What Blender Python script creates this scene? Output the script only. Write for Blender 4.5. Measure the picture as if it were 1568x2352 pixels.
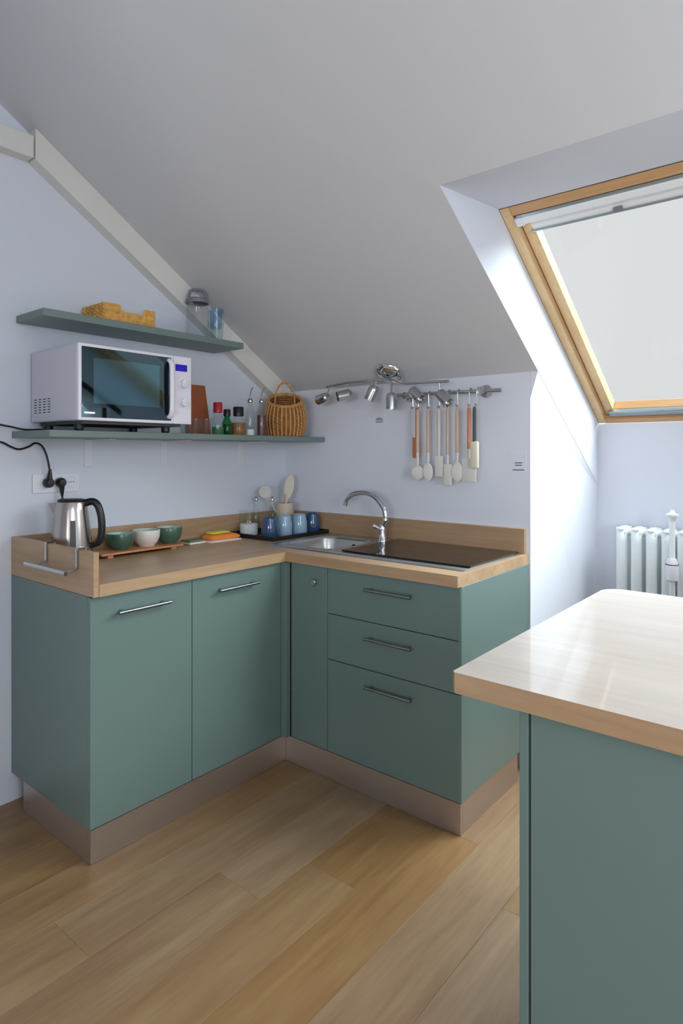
import bpy, bmesh, math, random
from mathutils import Vector, Matrix
from mathutils.geometry import tessellate_polygon
random.seed(7)
PI = math.pi
scene = bpy.context.scene
for o in list(bpy.data.objects):
    bpy.data.objects.remove(o)
C = scene.collection

# ------------------------------------------------------------------ camera
cam_d = bpy.data.cameras.new('camera')
cam = bpy.data.objects.new('camera', cam_d); C.objects.link(cam)
cam_d.sensor_fit = 'HORIZONTAL'; cam_d.sensor_width = 36.0
cam_d.lens = 1431.7 / 1568 * 36.0
cam_d.shift_y = -138.5 / 1568
cam_d.clip_start = 0.02
cam.location = (2.4706, -2.5002, 1.3268)
cam.rotation_euler = (PI / 2, 0, 0.6885)
scene.camera = cam

# ------------------------------------------------------------------ light
EXPOSURE = 0.0
SKY = 0.74
world = bpy.data.worlds.new('sky'); scene.world = world
world.use_nodes = True
bg = world.node_tree.nodes['Background']
bg.inputs[0].default_value = (0.985, 0.99, 1.0, 1)
bg.inputs[1].default_value = SKY

def light(name, kind, loc, rot, energy, color, **kw):
    d = bpy.data.lights.new(name, kind); d.energy = energy; d.color = color
    for k, v in kw.items(): setattr(d, k, v)
    o = bpy.data.objects.new(name, d); C.objects.link(o)
    o.location = loc; o.rotation_euler = rot
    return o
def aim(direction):
    return Vector(direction).to_track_quat('-Z', 'Y').to_euler()
# added wide fill lamp, unseen in the sky, coming in through the roof window
light('added_window_fill', 'SUN', (6, 6, 8), aim((-0.50, -0.42, -0.76)), 14.0, (0.88, 0.97, 1.0), angle=math.radians(70))
# added fill lamp in an unseen, assumed second roof window of the same slope
SLOPE = math.atan(0.642)
light('added_roof_fill', 'AREA', (3.45, 0.22, 1.70), aim((0, -math.sin(SLOPE), -math.cos(SLOPE))),
      95.0, (0.84, 0.95, 1.0), shape='RECTANGLE', size=1.0, size_y=1.25)
# added fill lamp by the right-hand wall, which has no window
light('added_right_fill', 'AREA', (4.55, -2.5, 1.65), aim((-1, 0.25, 0.06)),
      62.0, (0.86, 0.93, 1.0), shape='RECTANGLE', size=1.6, size_y=1.4)
# added fill lamp before the windowless rear wall, brightening surfaces that face it
light('added_rear_fill', 'AREA', (3.3, -5.9, 1.75), aim((-0.15, 1, 0.10)),
      126.0, (0.92, 0.95, 1.0), shape='RECTANGLE', size=1.8, size_y=1.3)

vs = scene.view_settings
scene.display_settings.display_device = 'sRGB'
vs.view_transform = 'Standard'; vs.look = 'None'
vs.exposure = EXPOSURE; vs.gamma = 1.0; vs.use_curve_mapping = False
scene.cycles.max_bounces = 12
scene.cycles.diffuse_bounces = 8
scene.cycles.glossy_bounces = 5
scene.cycles.transparent_max_bounces = 16
scene.cycles.sample_clamp_indirect = 6.0
scene.cycles.caustics_reflective = False
scene.cycles.caustics_refractive = False

# ------------------------------------------------------------------ materials
def lin(c):
    r = []
    for v in c[:3]:
        v = v / 255.0
        r.append(v / 12.92 if v <= 0.04045 else ((v + 0.055) / 1.055) ** 2.4)
    return (r[0], r[1], r[2], 1.0)
MATS = {}
def new_mat(name):
    m = bpy.data.materials.new(name); m.use_nodes = True
    nt = m.node_tree
    p = nt.nodes['Principled BSDF']
    MATS[name] = m
    return m, nt, p
def M(name, col, rough=0.5, metal=0.0, var=0.05, scale=6.0, bump=0.0, bscale=60.0, spec=0.5, coat=0.0, emit=None, ior=None, stint=None):
    """plain surface with a little procedural mottling"""
    m, nt, p = new_mat(name)
    tc = nt.nodes.new('ShaderNodeTexCoord')
    nz = nt.nodes.new('ShaderNodeTexNoise'); nz.inputs['Scale'].default_value = scale
    nz.inputs['Detail'].default_value = 4
    nt.links.new(tc.outputs['Object'], nz.inputs['Vector'])
    rp = nt.nodes.new('ShaderNodeValToRGB')
    b = lin(col)
    rp.color_ramp.elements[0].position = 0.3; rp.color_ramp.elements[1].position = 0.7
    rp.color_ramp.elements[0].color = tuple(v * (1 - var) for v in b[:3]) + (1,)
    rp.color_ramp.elements[1].color = tuple(min(1, v * (1 + var)) for v in b[:3]) + (1,)
    nt.links.new(nz.outputs['Fac'], rp.inputs['Fac'])
    nt.links.new(rp.outputs['Color'], p.inputs['Base Color'])
    p.inputs['Roughness'].default_value = rough
    p.inputs['Metallic'].default_value = metal
    p.inputs['Specular IOR Level'].default_value = spec
    p.inputs['Coat Weight'].default_value = coat
    if bump:
        n2 = nt.nodes.new('ShaderNodeTexNoise'); n2.inputs['Scale'].default_value = bscale
        nt.links.new(tc.outputs['Object'], n2.inputs['Vector'])
        bp = nt.nodes.new('ShaderNodeBump'); bp.inputs['Strength'].default_value = bump
        bp.inputs['Distance'].default_value = 0.002
        nt.links.new(n2.outputs['Fac'], bp.inputs['Height'])
        nt.links.new(bp.outputs['Normal'], p.inputs['Normal'])
    if stint: p.inputs['Specular Tint'].default_value = lin(stint)
    if ior: p.inputs['IOR'].default_value = ior
    if emit:
        p.inputs['Emission Color'].default_value = lin(col)
        p.inputs['Emission Strength'].default_value = emit
    return m
def WOOD(name, c1, c2, axis='x', rough=0.45, s=1.0, perobj=0.0, coat=0.0, spec=0.5, knots=0.0):
    """wood grain running along one axis of the object"""
    m, nt, p = new_mat(name)
    L = nt.links.new
    tc = nt.nodes.new('ShaderNodeTexCoord')
    mp = nt.nodes.new('ShaderNodeMapping')
    sc = [9.0 * s, 9.0 * s, 9.0 * s]; sc['xyz'.index(axis)] = 0.8 * s
    mp.inputs['Scale'].default_value = sc
    oi = nt.nodes.new('ShaderNodeObjectInfo')
    ml = nt.nodes.new('ShaderNodeMath'); ml.operation = 'MULTIPLY'; ml.inputs[1].default_value = 37.0
    L(oi.outputs['Random'], ml.inputs[0])
    ad = nt.nodes.new('ShaderNodeVectorMath'); ad.operation = 'ADD'
    L(tc.outputs['Object'], ad.inputs[0]); L(ml.outputs[0], ad.inputs[1])
    L(ad.outputs[0] if perobj else tc.outputs['Object'], mp.inputs['Vector'])
    n1 = nt.nodes.new('ShaderNodeTexNoise'); n1.inputs['Scale'].default_value = 1.0
    n1.inputs['Detail'].default_value = 6; n1.inputs['Distortion'].default_value = 0.6
    L(mp.outputs[0], n1.inputs['Vector'])
    n2 = nt.nodes.new('ShaderNodeTexNoise'); n2.inputs['Scale'].default_value = 7.0
    n2.inputs['Detail'].default_value = 5
    L(mp.outputs[0], n2.inputs['Vector'])
    mx = nt.nodes.new('ShaderNodeMix'); mx.data_type = 'FLOAT'; mx.inputs[0].default_value = 0.35
    L(n1.outputs['Fac'], mx.inputs[2]); L(n2.outputs['Fac'], mx.inputs[3])
    rp = nt.nodes.new('ShaderNodeValToRGB')
    rp.color_ramp.elements[0].position = 0.33; rp.color_ramp.elements[1].position = 0.67
    rp.color_ramp.elements[0].color = lin(c1); rp.color_ramp.elements[1].color = lin(c2)
    L(mx.outputs[0], rp.inputs['Fac'])
    out = rp.outputs['Color']
    if perobj:
        hs = nt.nodes.new('ShaderNodeHueSaturation')
        mr = nt.nodes.new('ShaderNodeMapRange')
        mr.inputs[3].default_value = 1 - perobj; mr.inputs[4].default_value = 1 + perobj
        L(oi.outputs['Random'], mr.inputs[0]); L(mr.outputs[0], hs.inputs['Value'])
        mr2 = nt.nodes.new('ShaderNodeMapRange')
        mr2.inputs[3].default_value = 1.14; mr2.inputs[4].default_value = 0.9
        L(oi.outputs['Random'], mr2.inputs[0]); L(mr2.outputs[0], hs.inputs['Saturation'])
        L(out, hs.inputs['Color']); out = hs.outputs['Color']
    L(out, p.inputs['Base Color'])
    p.inputs['Roughness'].default_value = rough
    p.inputs['Coat Weight'].default_value = coat
    p.inputs['Specular IOR Level'].default_value = spec
    bp = nt.nodes.new('ShaderNodeBump'); bp.inputs['Strength'].default_value = 0.06
    bp.inputs['Distance'].default_value = 0.002
    L(n2.outputs['Fac'], bp.inputs['Height']); L(bp.outputs['Normal'], p.inputs['Normal'])
    return m
def GLASS(name, tint=(255, 255, 255), ior=1.45, rough=0.02):
    """thin clear glass: tinted see-through with fresnel reflection"""
    m = bpy.data.materials.new(name); m.use_nodes = True
    nt = m.node_tree; nt.nodes.clear()
    out = nt.nodes.new('ShaderNodeOutputMaterial')
    tr = nt.nodes.new('ShaderNodeBsdfTransparent'); tr.inputs[0].default_value = lin(tint)
    gl = nt.nodes.new('ShaderNodeBsdfGlossy'); gl.inputs['Roughness'].default_value = rough
    lw = nt.nodes.new('ShaderNodeLayerWeight'); lw.inputs[0].default_value = 0.5
    pw_ = nt.nodes.new('ShaderNodeMath'); pw_.operation = 'POWER'; pw_.inputs[1].default_value = 5.0
    ma = nt.nodes.new('ShaderNodeMath'); ma.operation = 'MULTIPLY_ADD'
    f0 = ((ior - 1) / (ior + 1)) ** 2
    ma.inputs[1].default_value = 1 - f0; ma.inputs[2].default_value = f0
    nt.links.new(lw.outputs['Facing'], pw_.inputs[0]); nt.links.new(pw_.outputs[0], ma.inputs[0])
    mx = nt.nodes.new('ShaderNodeMixShader')
    nt.links.new(ma.outputs[0], mx.inputs[0]); nt.links.new(tr.outputs[0], mx.inputs[1])
    nt.links.new(gl.outputs[0], mx.inputs[2]); nt.links.new(mx.outputs[0], out.inputs[0])
    MATS[name] = m
    return m
def BRUSHED(name, col, rough=0.35, axis='x', strength=0.05):
    m, nt, p = new_mat(name)
    L = nt.links.new
    tc = nt.nodes.new('ShaderNodeTexCoord'); mp = nt.nodes.new('ShaderNodeMapping')
    sc = [220.0, 220.0, 220.0]; sc['xyz'.index(axis)] = 3.0
    mp.inputs['Scale'].default_value = sc
    L(tc.outputs['Object'], mp.inputs['Vector'])
    n = nt.nodes.new('ShaderNodeTexNoise'); n.inputs['Scale'].default_value = 1.0
    L(mp.outputs[0], n.inputs['Vector'])
    mr = nt.nodes.new('ShaderNodeMapRange')
    mr.inputs[3].default_value = rough * 0.85; mr.inputs[4].default_value = rough * 1.2
    L(n.outputs['Fac'], mr.inputs[0]); L(mr.outputs[0], p.inputs['Roughness'])
    p.inputs['Base Color'].default_value = lin(col); p.inputs['Metallic'].default_value = 1.0
    bp = nt.nodes.new('ShaderNodeBump'); bp.inputs['Strength'].default_value = strength
    bp.inputs['Distance'].default_value = 0.001
    L(n.outputs['Fac'], bp.inputs['Height']); L(bp.outputs['Normal'], p.inputs['Normal'])
    return m

WALLC = (221, 225, 234)
M('wall_paint', WALLC, 0.75, var=0.012, scale=2.5, bump=0.05, bscale=180)
M('ceiling_paint', (212, 213, 215), 0.85, var=0.012, scale=1.5, bump=0.06, bscale=140)
M('beam_paint', (226, 224, 216), 0.6, var=0.02, scale=4, bump=0.05, bscale=90)
M('green', (106, 127, 122), 0.33, var=0.012, scale=3)
M('shelf_green', (116, 133, 127), 0.45, var=0.03, scale=5)
WOOD('oak_x', (162, 130, 98), (188, 158, 124), 'x', 0.36)
WOOD('oak_y', (162, 130, 98), (188, 158, 124), 'y', 0.36)
WOOD('oak_top_glare', (196, 182, 168), (214, 204, 194), 'x', 0.3, spec=1.0, coat=0.4)  # oak paled towards white: window glare put into the top's colour
WOOD('plank', (132, 99, 68), (161, 132, 97), 'y', 0.42, s=1.1, perobj=0.045)
M('subfloor', (70, 52, 36), 0.8)
WOOD('pine', (208, 172, 122), (228, 200, 156), 'y', 0.35)
WOOD('pine_x', (192, 146, 100), (214, 174, 128), 'x', 0.35)
BRUSHED('plinth_metal', (206, 196, 188), 0.42, 'x')
BRUSHED('plinth_metal_y', (206, 196, 188), 0.42, 'y')
BRUSHED('steel_x', (196, 196, 194), 0.3, 'x')
BRUSHED('kettle_steel', (190, 180, 172), 0.22, 'z')
M('chrome', (216, 216, 220), 0.1, 1.0, var=0.01)
M('chrome_soft', (196, 196, 196), 0.2, 1.0, var=0.02)
M('black_plastic', (22, 22, 24), 0.35, var=0.1)
M('handle_steel', (150, 156, 158), 0.28, 1.0, var=0.02)
M('dark_grey', (70, 72, 76), 0.5)
M('lid_grey', (122, 122, 134), 0.4)
M('white_plastic', (232, 230, 236), 0.32, var=0.01)
M('white_bracket', (226, 228, 234), 0.4, var=0.01)
M('microwave_case', (202, 199, 208), 0.38, var=0.01)
M('lcd_blue', (22, 10, 150), 0.3, var=0.02, emit=0.45)
M('door_glass', (14, 18, 20), 0.03, ior=2.6, stint=(170, 206, 220), var=0.0)  # bluish specular tint and high IOR stand in for bright sky reflected
M('door_mesh', (40, 48, 52), 0.08, var=0.1, scale=300, ior=3.8, stint=(150, 200, 222))  # stronger version of the tinted-in sky reflection
M('hob_glass', (14, 12, 11), 0.06, spec=0.7, var=0.02)
M('seam_black', (6, 6, 6), 0.6)
WICKER = M('wicker', (200, 148, 86), 0.6, var=0.22, scale=30, bump=0.2, bscale=160)
M('wicker_dark', (150, 100, 52), 0.65, var=0.3, scale=40, bump=0.2, bscale=160)
M('wicker_pale', (222, 172, 92), 0.65, var=0.25, scale=45, bump=0.3, bscale=160)
WOOD('board_brown', (150, 78, 42), (178, 98, 54), 'z', 0.5)
WOOD('spoon_wood', (196, 162, 140), (212, 184, 164), 'z', 0.5, s=2)
WOOD('spoon_light', (210, 200, 178), (224, 216, 196), 'z', 0.5, s=2)
WOOD('orange_wood', (196, 122, 84), (212, 140, 100), 'z', 0.5, s=2)
M('silicone_white', (222, 220, 212), 0.5)
M('cream_plastic', (226, 220, 196), 0.45)
M('mug_navy', (44, 74, 112), 0.16, var=0.08, scale=20, coat=0.6)
M('mug_light', (146, 176, 198), 0.18, var=0.05, scale=20, coat=0.5)
M('bowl_green', (66, 98, 82), 0.3, var=0.3, scale=30, coat=0.3, bump=0.2, bscale=70)
M('bowl_inside', (176, 196, 182), 0.3)
M('bowl_white', (226, 218, 210), 0.3, var=0.03)
WOOD('tray_wood', (176, 116, 76), (206, 148, 104), 'y', 0.5, s=2)
M('cloth_orange', (252, 138, 52), 0.8, var=0.08, scale=40, bump=0.4, bscale=120)
M('cloth_yellow', (222, 226, 70), 0.8, var=0.08, scale=40, bump=0.4, bscale=120)
M('cloth_white', (236, 218, 204), 0.85, var=0.04, scale=40, bump=0.4, bscale=120)
M('scourer_green', (104, 128, 92), 0.9, var=0.2, scale=90, bump=0.6, bscale=200)
M('black_tray', (18, 18, 22), 0.4)
M('crock', (206, 190, 170), 0.5, var=0.06, scale=15)
M('salt_white', (236, 238, 240), 0.9)
M('red_cap', (168, 24, 44), 0.35)
M('spice_brown', (150, 104, 56), 0.8, var=0.3, scale=120)
M('herb_green', (60, 110, 70), 0.8, var=0.3, scale=120)
M('vinegar', (96, 60, 54), 0.3)
M('paper', (222, 226, 235), 0.8, var=0.01)
M('ink', (92, 92, 106), 0.8)
M('radiator_white', (232, 238, 238), 0.35, var=0.01)
M('alu', (170, 186, 188), 0.35, 0.9, var=0.02)
M('blind_white', (236, 238, 240), 0.6, var=0.01)
M('trim_grey', (120, 118, 112), 0.6)
GLASS('glass_clear', (247, 251, 251))
GLASS('glass_pane', (254, 255, 255), ior=1.2)
GLASS('glass_green', (120, 206, 160))
GLASS('glass_blue', (236, 244, 252))
GLASS('plastic_clear', (242, 243, 245), rough=0.10, ior=1.6)

# ------------------------------------------------------------------ mesh helpers
def link(o, parent=None):
    C.objects.link(o)
    if parent is not None: o.parent = parent
    return o
def obj(name, bm, mat, parent=None, off=None, smooth=False, loc=None):
    """bm -> one mesh object. off: subtract this (world-built part of a thing whose Empty stands there)"""
    if off is not None: bmesh.ops.translate(bm, verts=bm.verts, vec=-Vector(off))
    bmesh.ops.recalc_face_normals(bm, faces=bm.faces)
    me = bpy.data.meshes.new(name); bm.to_mesh(me); bm.free()
    for m in (mat if isinstance(mat, (list, tuple)) else [mat]):
        me.materials.append(MATS[m] if isinstance(m, str) else m)
    if smooth:
        for p in me.polygons: p.use_smooth = True
        try: me.set_sharp_from_angle(angle=math.radians(42))
        except Exception: pass
    o = bpy.data.objects.new(name, me)
    if loc is not None: o.location = loc
    return link(o, parent)
def tag(o, label=None, cat=None, group=None, kind=None):
    if label: o['label'] = label
    if cat: o['category'] = cat
    if group: o['group'] = group
    if kind: o['kind'] = kind
    return o
def thing(name, label, cat, loc=(0, 0, 0), rz=0.0, group=None):
    o = bpy.data.objects.new(name, None); o.empty_display_size = 0.05
    o.location = loc; o.rotation_euler = (0, 0, rz)
    link(o); return tag(o, label, cat, group)
def struct(name, bm, mat, **k):
    return tag(obj(name, bm, mat, **k), kind='structure')
def box(bm, x0, x1, y0, y1, z0, z1, bev=0.0, seg=2):
    r = bmesh.ops.create_cube(bm, size=1.0)
    vs_ = r['verts']
    bmesh.ops.scale(bm, vec=(abs(x1 - x0), abs(y1 - y0), abs(z1 - z0)), verts=vs_)
    bmesh.ops.translate(bm, vec=((x0 + x1) / 2, (y0 + y1) / 2, (z0 + z1) / 2), verts=vs_)
    if bev:
        es = set(e for v in vs_ for e in v.link_edges)
        bmesh.ops.bevel(bm, geom=list(es), offset=bev, segments=seg, affect='EDGES', profile=0.5)
    return bm
def B(*a, **k): return box(bmesh.new(), *a, **k)
def lathe(bm, prof, seg=32, c=(0, 0, 0), mats=None):
    rings = []
    for r, z in prof:
        if r < 1e-5: rings.append([bm.verts.new((c[0], c[1], c[2] + z))])
        else: rings.append([bm.verts.new((c[0] + r * math.cos(2 * PI * i / seg), c[1] + r * math.sin(2 * PI * i / seg), c[2] + z)) for i in range(seg)])
    for k in range(len(rings) - 1):
        a, b = rings[k], rings[k + 1]
        for i in range(seg):
            j = (i + 1) % seg
            if len(a) == 1 and len(b) == 1: continue
            if len(a) == 1: bm.faces.new((a[0], b[i], b[j]))
            elif len(b) == 1: bm.faces.new((a[i], b[0], a[j]))
            else: bm.faces.new((a[i], b[i], b[j], a[j]))
    return bm
def L_(prof, seg=32, c=(0, 0, 0)): return lathe(bmesh.new(), prof, seg, c)
def tube(bm, pts, r, seg=10, closed=False, caps=True, flat=None):
    """sweep a circle (radius or list of radii) along points"""
    pts = [Vector(p) for p in pts]; n = len(pts)
    rs = r if isinstance(r, (list, tuple)) else [r] * n
    T = []
    for i in range(n):
        if closed: t = pts[(i + 1) % n] - pts[(i - 1) % n]
        else: t = pts[min(i + 1, n - 1)] - pts[max(i - 1, 0)]
        T.append(t.normalized())
    up = Vector((0, 0, 1)) if abs(T[0].z) < 0.9 else Vector((1, 0, 0))
    nrm = T[0].cross(up).normalized()
    rings = []
    for i in range(n):
        if i:
            q = T[i - 1].rotation_difference(T[i]); nrm = q @ nrm
        nrm = (nrm - T[i] * nrm.dot(T[i])).normalized()
        bn = T[i].cross(nrm)
        k2 = flat if flat else 1.0
        rings.append([bm.verts.new(pts[i] + rs[i] * (math.cos(2 * PI * j / seg) * nrm + k2 * math.sin(2 * PI * j / seg) * bn)) for j in range(seg)])
    m = n if closed else n - 1
    for i in range(m):
        a, b = rings[i], rings[(i + 1) % n]
        for j in range(seg):
            k = (j + 1) % seg
            bm.faces.new((a[j], a[k], b[k], b[j]))
    if caps and not closed:
        bm.faces.new(list(reversed(rings[0]))); bm.faces.new(rings[-1])
    return bm
def Tb(*a, **k): return tube(bmesh.new(), *a, **k)
def cyl(bm, p0, p1, r, seg=20, r2=None):
    return tube(bm, [p0, p1], [r, r if r2 is None else r2], seg)
def curve(pts, n=8):
    """Catmull-Rom through points"""
    P = [Vector(p) for p in pts]; out = []
    for i in range(len(P) - 1):
        p0 = P[max(i - 1, 0)]; p1 = P[i]; p2 = P[i + 1]; p3 = P[min(i + 2, len(P) - 1)]
        for k in range(n):
            t = k / n
            out.append(0.5 * ((2 * p1) + (-p0 + p2) * t + (2 * p0 - 5 * p1 + 4 * p2 - p3) * t * t + (-p0 + 3 * p1 - 3 * p2 + p3) * t ** 3))
    out.append(P[-1]); return out
def prism(bm, outer, f0, f1, holes=()):
    """polygon (2-D points) with holes between two maps f0(p), f1(p) -> 3-D"""
    loops = [list(outer)] + [list(h) for h in holes]
    flat = [p for lp in loops for p in lp]
    tris = tessellate_polygon([[Vector((p[0], p[1], 0)) for p in lp] for lp in loops])
    a = [bm.verts.new(f0(p)) for p in flat]; b = [bm.verts.new(f1(p)) for p in flat]
    for t in tris:
        bm.faces.new([a[i] for i in t]); bm.faces.new([b[i] for i in reversed(t)])
    s = 0
    for lp in loops:
        n = len(lp)
        for i in range(n):
            j = (i + 1) % n
            bm.faces.new((a[s + i], a[s + j], b[s + j], b[s + i]))
        s += n
    return bm
def pz(outer, z0, z1, holes=()):   # plan polygon extruded in z
    return prism(bmesh.new(), outer, lambda p: (p[0], p[1], z0), lambda p: (p[0], p[1], z1), holes)
def px(outer, x0, x1, holes=()):   # (y,z) polygon extruded in x
    return prism(bmesh.new(), outer, lambda p: (x0, p[0], p[1]), lambda p: (x1, p[0], p[1]), holes)
def py(outer, y0, y1, holes=()):   # (x,z) polygon extruded in y
    return prism(bmesh.new(), outer, lambda p: (p[0], y0, p[1]), lambda p: (p[0], y1, p[1]), holes)
def rrect(x0, x1, y0, y1, r, n=6):
    out = []
    for cx, cy, a0 in ((x1 - r, y1 - r, 0), (x0 + r, y1 - r, 90), (x0 + r, y0 + r, 180), (x1 - r, y0 + r, 270)):
        for k in range(n + 1):
            a = math.radians(a0 + 90 * k / n)
            out.append((cx + r * math.cos(a), cy + r * math.sin(a)))
    return out
def bevel_all(bm, off, seg=2, ang=30):
    es = [e for e in bm.edges if len(e.link_faces) == 2 and e.calc_face_angle(0) > math.radians(ang)]
    if es: bmesh.ops.bevel(bm, geom=es, offset=off, segments=seg, affect='EDGES', profile=0.5)
    return bm

# ------------------------------------------------------------------ room shell
ZA, SB = 1.66, 0.642          # sloped ceiling: z = ZA - SB*y
def zc(y): return ZA - SB * y
XR = 4.6; YR = -6.0; YRIDGE = -3.0
NX = 1.43; RX = 1.46          # niche side wall, reveal of the roof window
WX1 = 2.60                    # right side of roof window
WYT, WYB = -0.373, 0.79       # window top / bottom in y
WOFF = 0.315
def zw(y): return ZA + WOFF - SB * y
OPT = -0.788                  # upper edge of the opening in the ceiling

floor = struct('floor', B(-0.1, XR, YR, 0.9, -0.05, -0.010), 'subfloor')
PW, PL = 0.19, 1.285
pbm = B(-PW / 2 + 0.0002, PW / 2 - 0.0002, -PL / 2 + 0.0002, PL / 2 - 0.0002, -0.010, 0.0)
es = [e for e in pbm.edges if all(abs(v.co.z) < 1e-6 for v in e.verts)]
bmesh.ops.bevel(pbm, geom=es, offset=0.0005, segments=1, affect='EDGES')
bmesh.ops.recalc_face_normals(pbm, faces=pbm.faces)
pme = bpy.data.meshes.new('plank'); pbm.to_mesh(pme); pbm.free(); pme.materials.append(MATS['plank'])
ncol = int(XR / PW) + 1
for i in range(ncol):
    sh = (0.0, 0.43, 0.86, 0.21, 0.64, 1.07)[i % 6]
    y = 0.9 - PL / 2 + sh - PL
    y = 0.27 + sh - 0.64
    k = 0
    while y > -4.6:
        o = bpy.data.objects.new('plank', pme); o.location = (PW / 2 + i * PW - 0.03, y, 0)
        o.rotation_euler = (0, 0, PI if (i + k) % 2 else 0)
        link(o, floor); y -= PL; k += 1

struct('wall_left', px([(0.05, -0.05), (0.05, zc(0.05) + 0.06), (YRIDGE, zc(YRIDGE) + 0.06), (YR, zc(0) + 0.06), (YR, -0.05)], -0.12, 0.0), 'wall_paint')
struct('wall_back', B(-0.12, NX - 0.001, 0.0, 0.12, -0.05, zc(0) + 0.02), 'wall_paint')
struct('wall_back_right', B(WX1 + 0.03, XR, 0.0, 0.12, -0.05, zc(0) + 0.03), 'wall_paint')
# niche under the roof window
nb = bmesh.new()
ye = WYB + 0.1; CH = 0.11
nv = [nb.verts.new(v) for v in ((NX, 0.0, -0.05), (NX, ye, -0.05), (NX, ye, 0.0), (NX, 0.0, zc(0) - CH), (RX + 0.003, ye, zc(ye) + 0.004), (RX + 0.003, 0.0, zc(0) + 0.004), (NX, 0.0, zc(0)))]
for f in ((0, 1, 2, 3), (3, 2, 4, 5), (3, 5, 6)): nb.faces.new([nv[q] for q in f])
struct('wall_niche_left', nb, 'wall_paint')
struct('wall_reveal_left', px([(OPT, zc(OPT)), (WYT, zw(WYT)), (WYT, zw(WYT) + 0.12), (WYB + 0.1, zw(WYB + 0.1) + 0.12), (WYB + 0.1, zc(WYB + 0.1)), (0.0, zc(0.0))], RX, RX + 0.003), 'wall_paint')
struct('wall_reveal_right', px([(OPT, zc(OPT)), (WYT, zw(WYT)), (WYT, zw(WYT) + 0.12), (WYB + 0.1, zw(WYB + 0.1) + 0.12), (WYB + 0.1, -0.05), (0.0, -0.05), (0.0, zc(0.0))], WX1, WX1 + 0.1), 'wall_paint')
struct('wall_niche_back', B(NX - 0.1, WX1 + 0.1, WYB, WYB + 0.1, -0.05, zw(WYB)), 'wall_paint')
struct('trim_reveal_top', px([(OPT, zc(OPT)), (WYT, zw(WYT)), (WYT, zw(WYT) + 0.12), (OPT, zc(OPT) + 0.2)], RX - 0.1, WX1 + 0.1), 'wall_paint')
# unseen second roof window opening, assumed and built for its light: x 2.95..3.95
W2A, W2B = 2.92, 3.98
def slab(poly, t=0.05, holes=(), f=zc):
    return prism(bmesh.new(), poly, lambda p: (p[0], p[1], f(p[1])), lambda p: (p[0], p[1], f(p[1]) + t), holes)
struct('ceiling', slab([(-0.12, YRIDGE), (XR, YRIDGE), (XR, 0.1), (W2B, 0.1), (W2B, OPT), (W2A, OPT), (W2A, 0.1), (WX1, 0.1), (WX1, OPT), (RX, OPT), (RX, 0.03), (-0.12, 0.1)]), 'ceiling_paint')
zr = lambda y: zc(YRIDGE) + SB * (y - YRIDGE)
struct('ceiling_rear', slab([(-0.12, YR), (XR, YR), (XR, YRIDGE), (-0.12, YRIDGE)], f=zr), 'ceiling_paint')
struct('wall_right', px([(0.12, -0.05), (0.12, zc(0.12) + 0.06), (YRIDGE, zc(YRIDGE) + 0.06), (YR, zr(YR) + 0.06), (YR, -0.05)], XR, XR + 0.1), 'wall_paint')
struct('wall_rear', B(-0.1, XR + 0.1, YR - 0.1, YR, -0.05, zr(YR) + 0.1), 'wall_paint')
# reveal round the assumed second roof window
for xa, xb in ((W2A - 0.06, W2A), (W2B, W2B + 0.06)):
    struct('wall_reveal_far', px([(OPT, zc(OPT)), (WYT, zw(WYT)), (WYB + 0.1, zw(WYB + 0.1)), (WYB + 0.1, zc(WYB + 0.1)), (0.0, zc(0))], xa, xb), 'wall_paint')
struct('wall_reveal_far', B(W2A - 0.06, W2B + 0.06, WYB, WYB + 0.1, 0.9, zw(WYB)), 'wall_paint')
struct('wall_reveal_far', B(W2A - 0.06, W2B + 0.06, 0.0, WYB, 0.85, 0.9), 'wall_paint')
struct('trim_reveal_far', px([(OPT, zc(OPT)), (WYT, zw(WYT)), (WYT, zw(WYT) + 0.08), (OPT, zc(OPT) + 0.1)], W2A - 0.06, W2B + 0.06), 'wall_paint')

# unseen partition, added to shade the end panel and the left floor
struct('wall_added_shade', px([(-2.75, -0.02), (-2.75, zc(-2.75) + 0.02), (-2.65, zc(-2.65) + 0.02), (-2.65, -0.02)], 0.0, 1.25), 'wall_paint')

# painted timber: rafter along the gable wall and horizontal tie beam meeting it
BT, BD = 0.06, 0.115
yj = -1.405
rb = px([(-0.015, zc(-0.015) - 0.001), (yj, zc(yj) - 0.001), (yj, zc(yj) - BD - 0.005), (-0.015, zc(-0.015) - BD)], 0.0, BT)
struct('trim_rafter', bevel_all(rb, 0.003, 1), 'beam_paint')
tb = B(0.0, BT - 0.004, -4.4, yj - 0.004, zc(yj) - BD, zc(yj) - 0.03, bev=0.003, seg=1)
struct('trim_tie_beam', tb, 'beam_paint')

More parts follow.
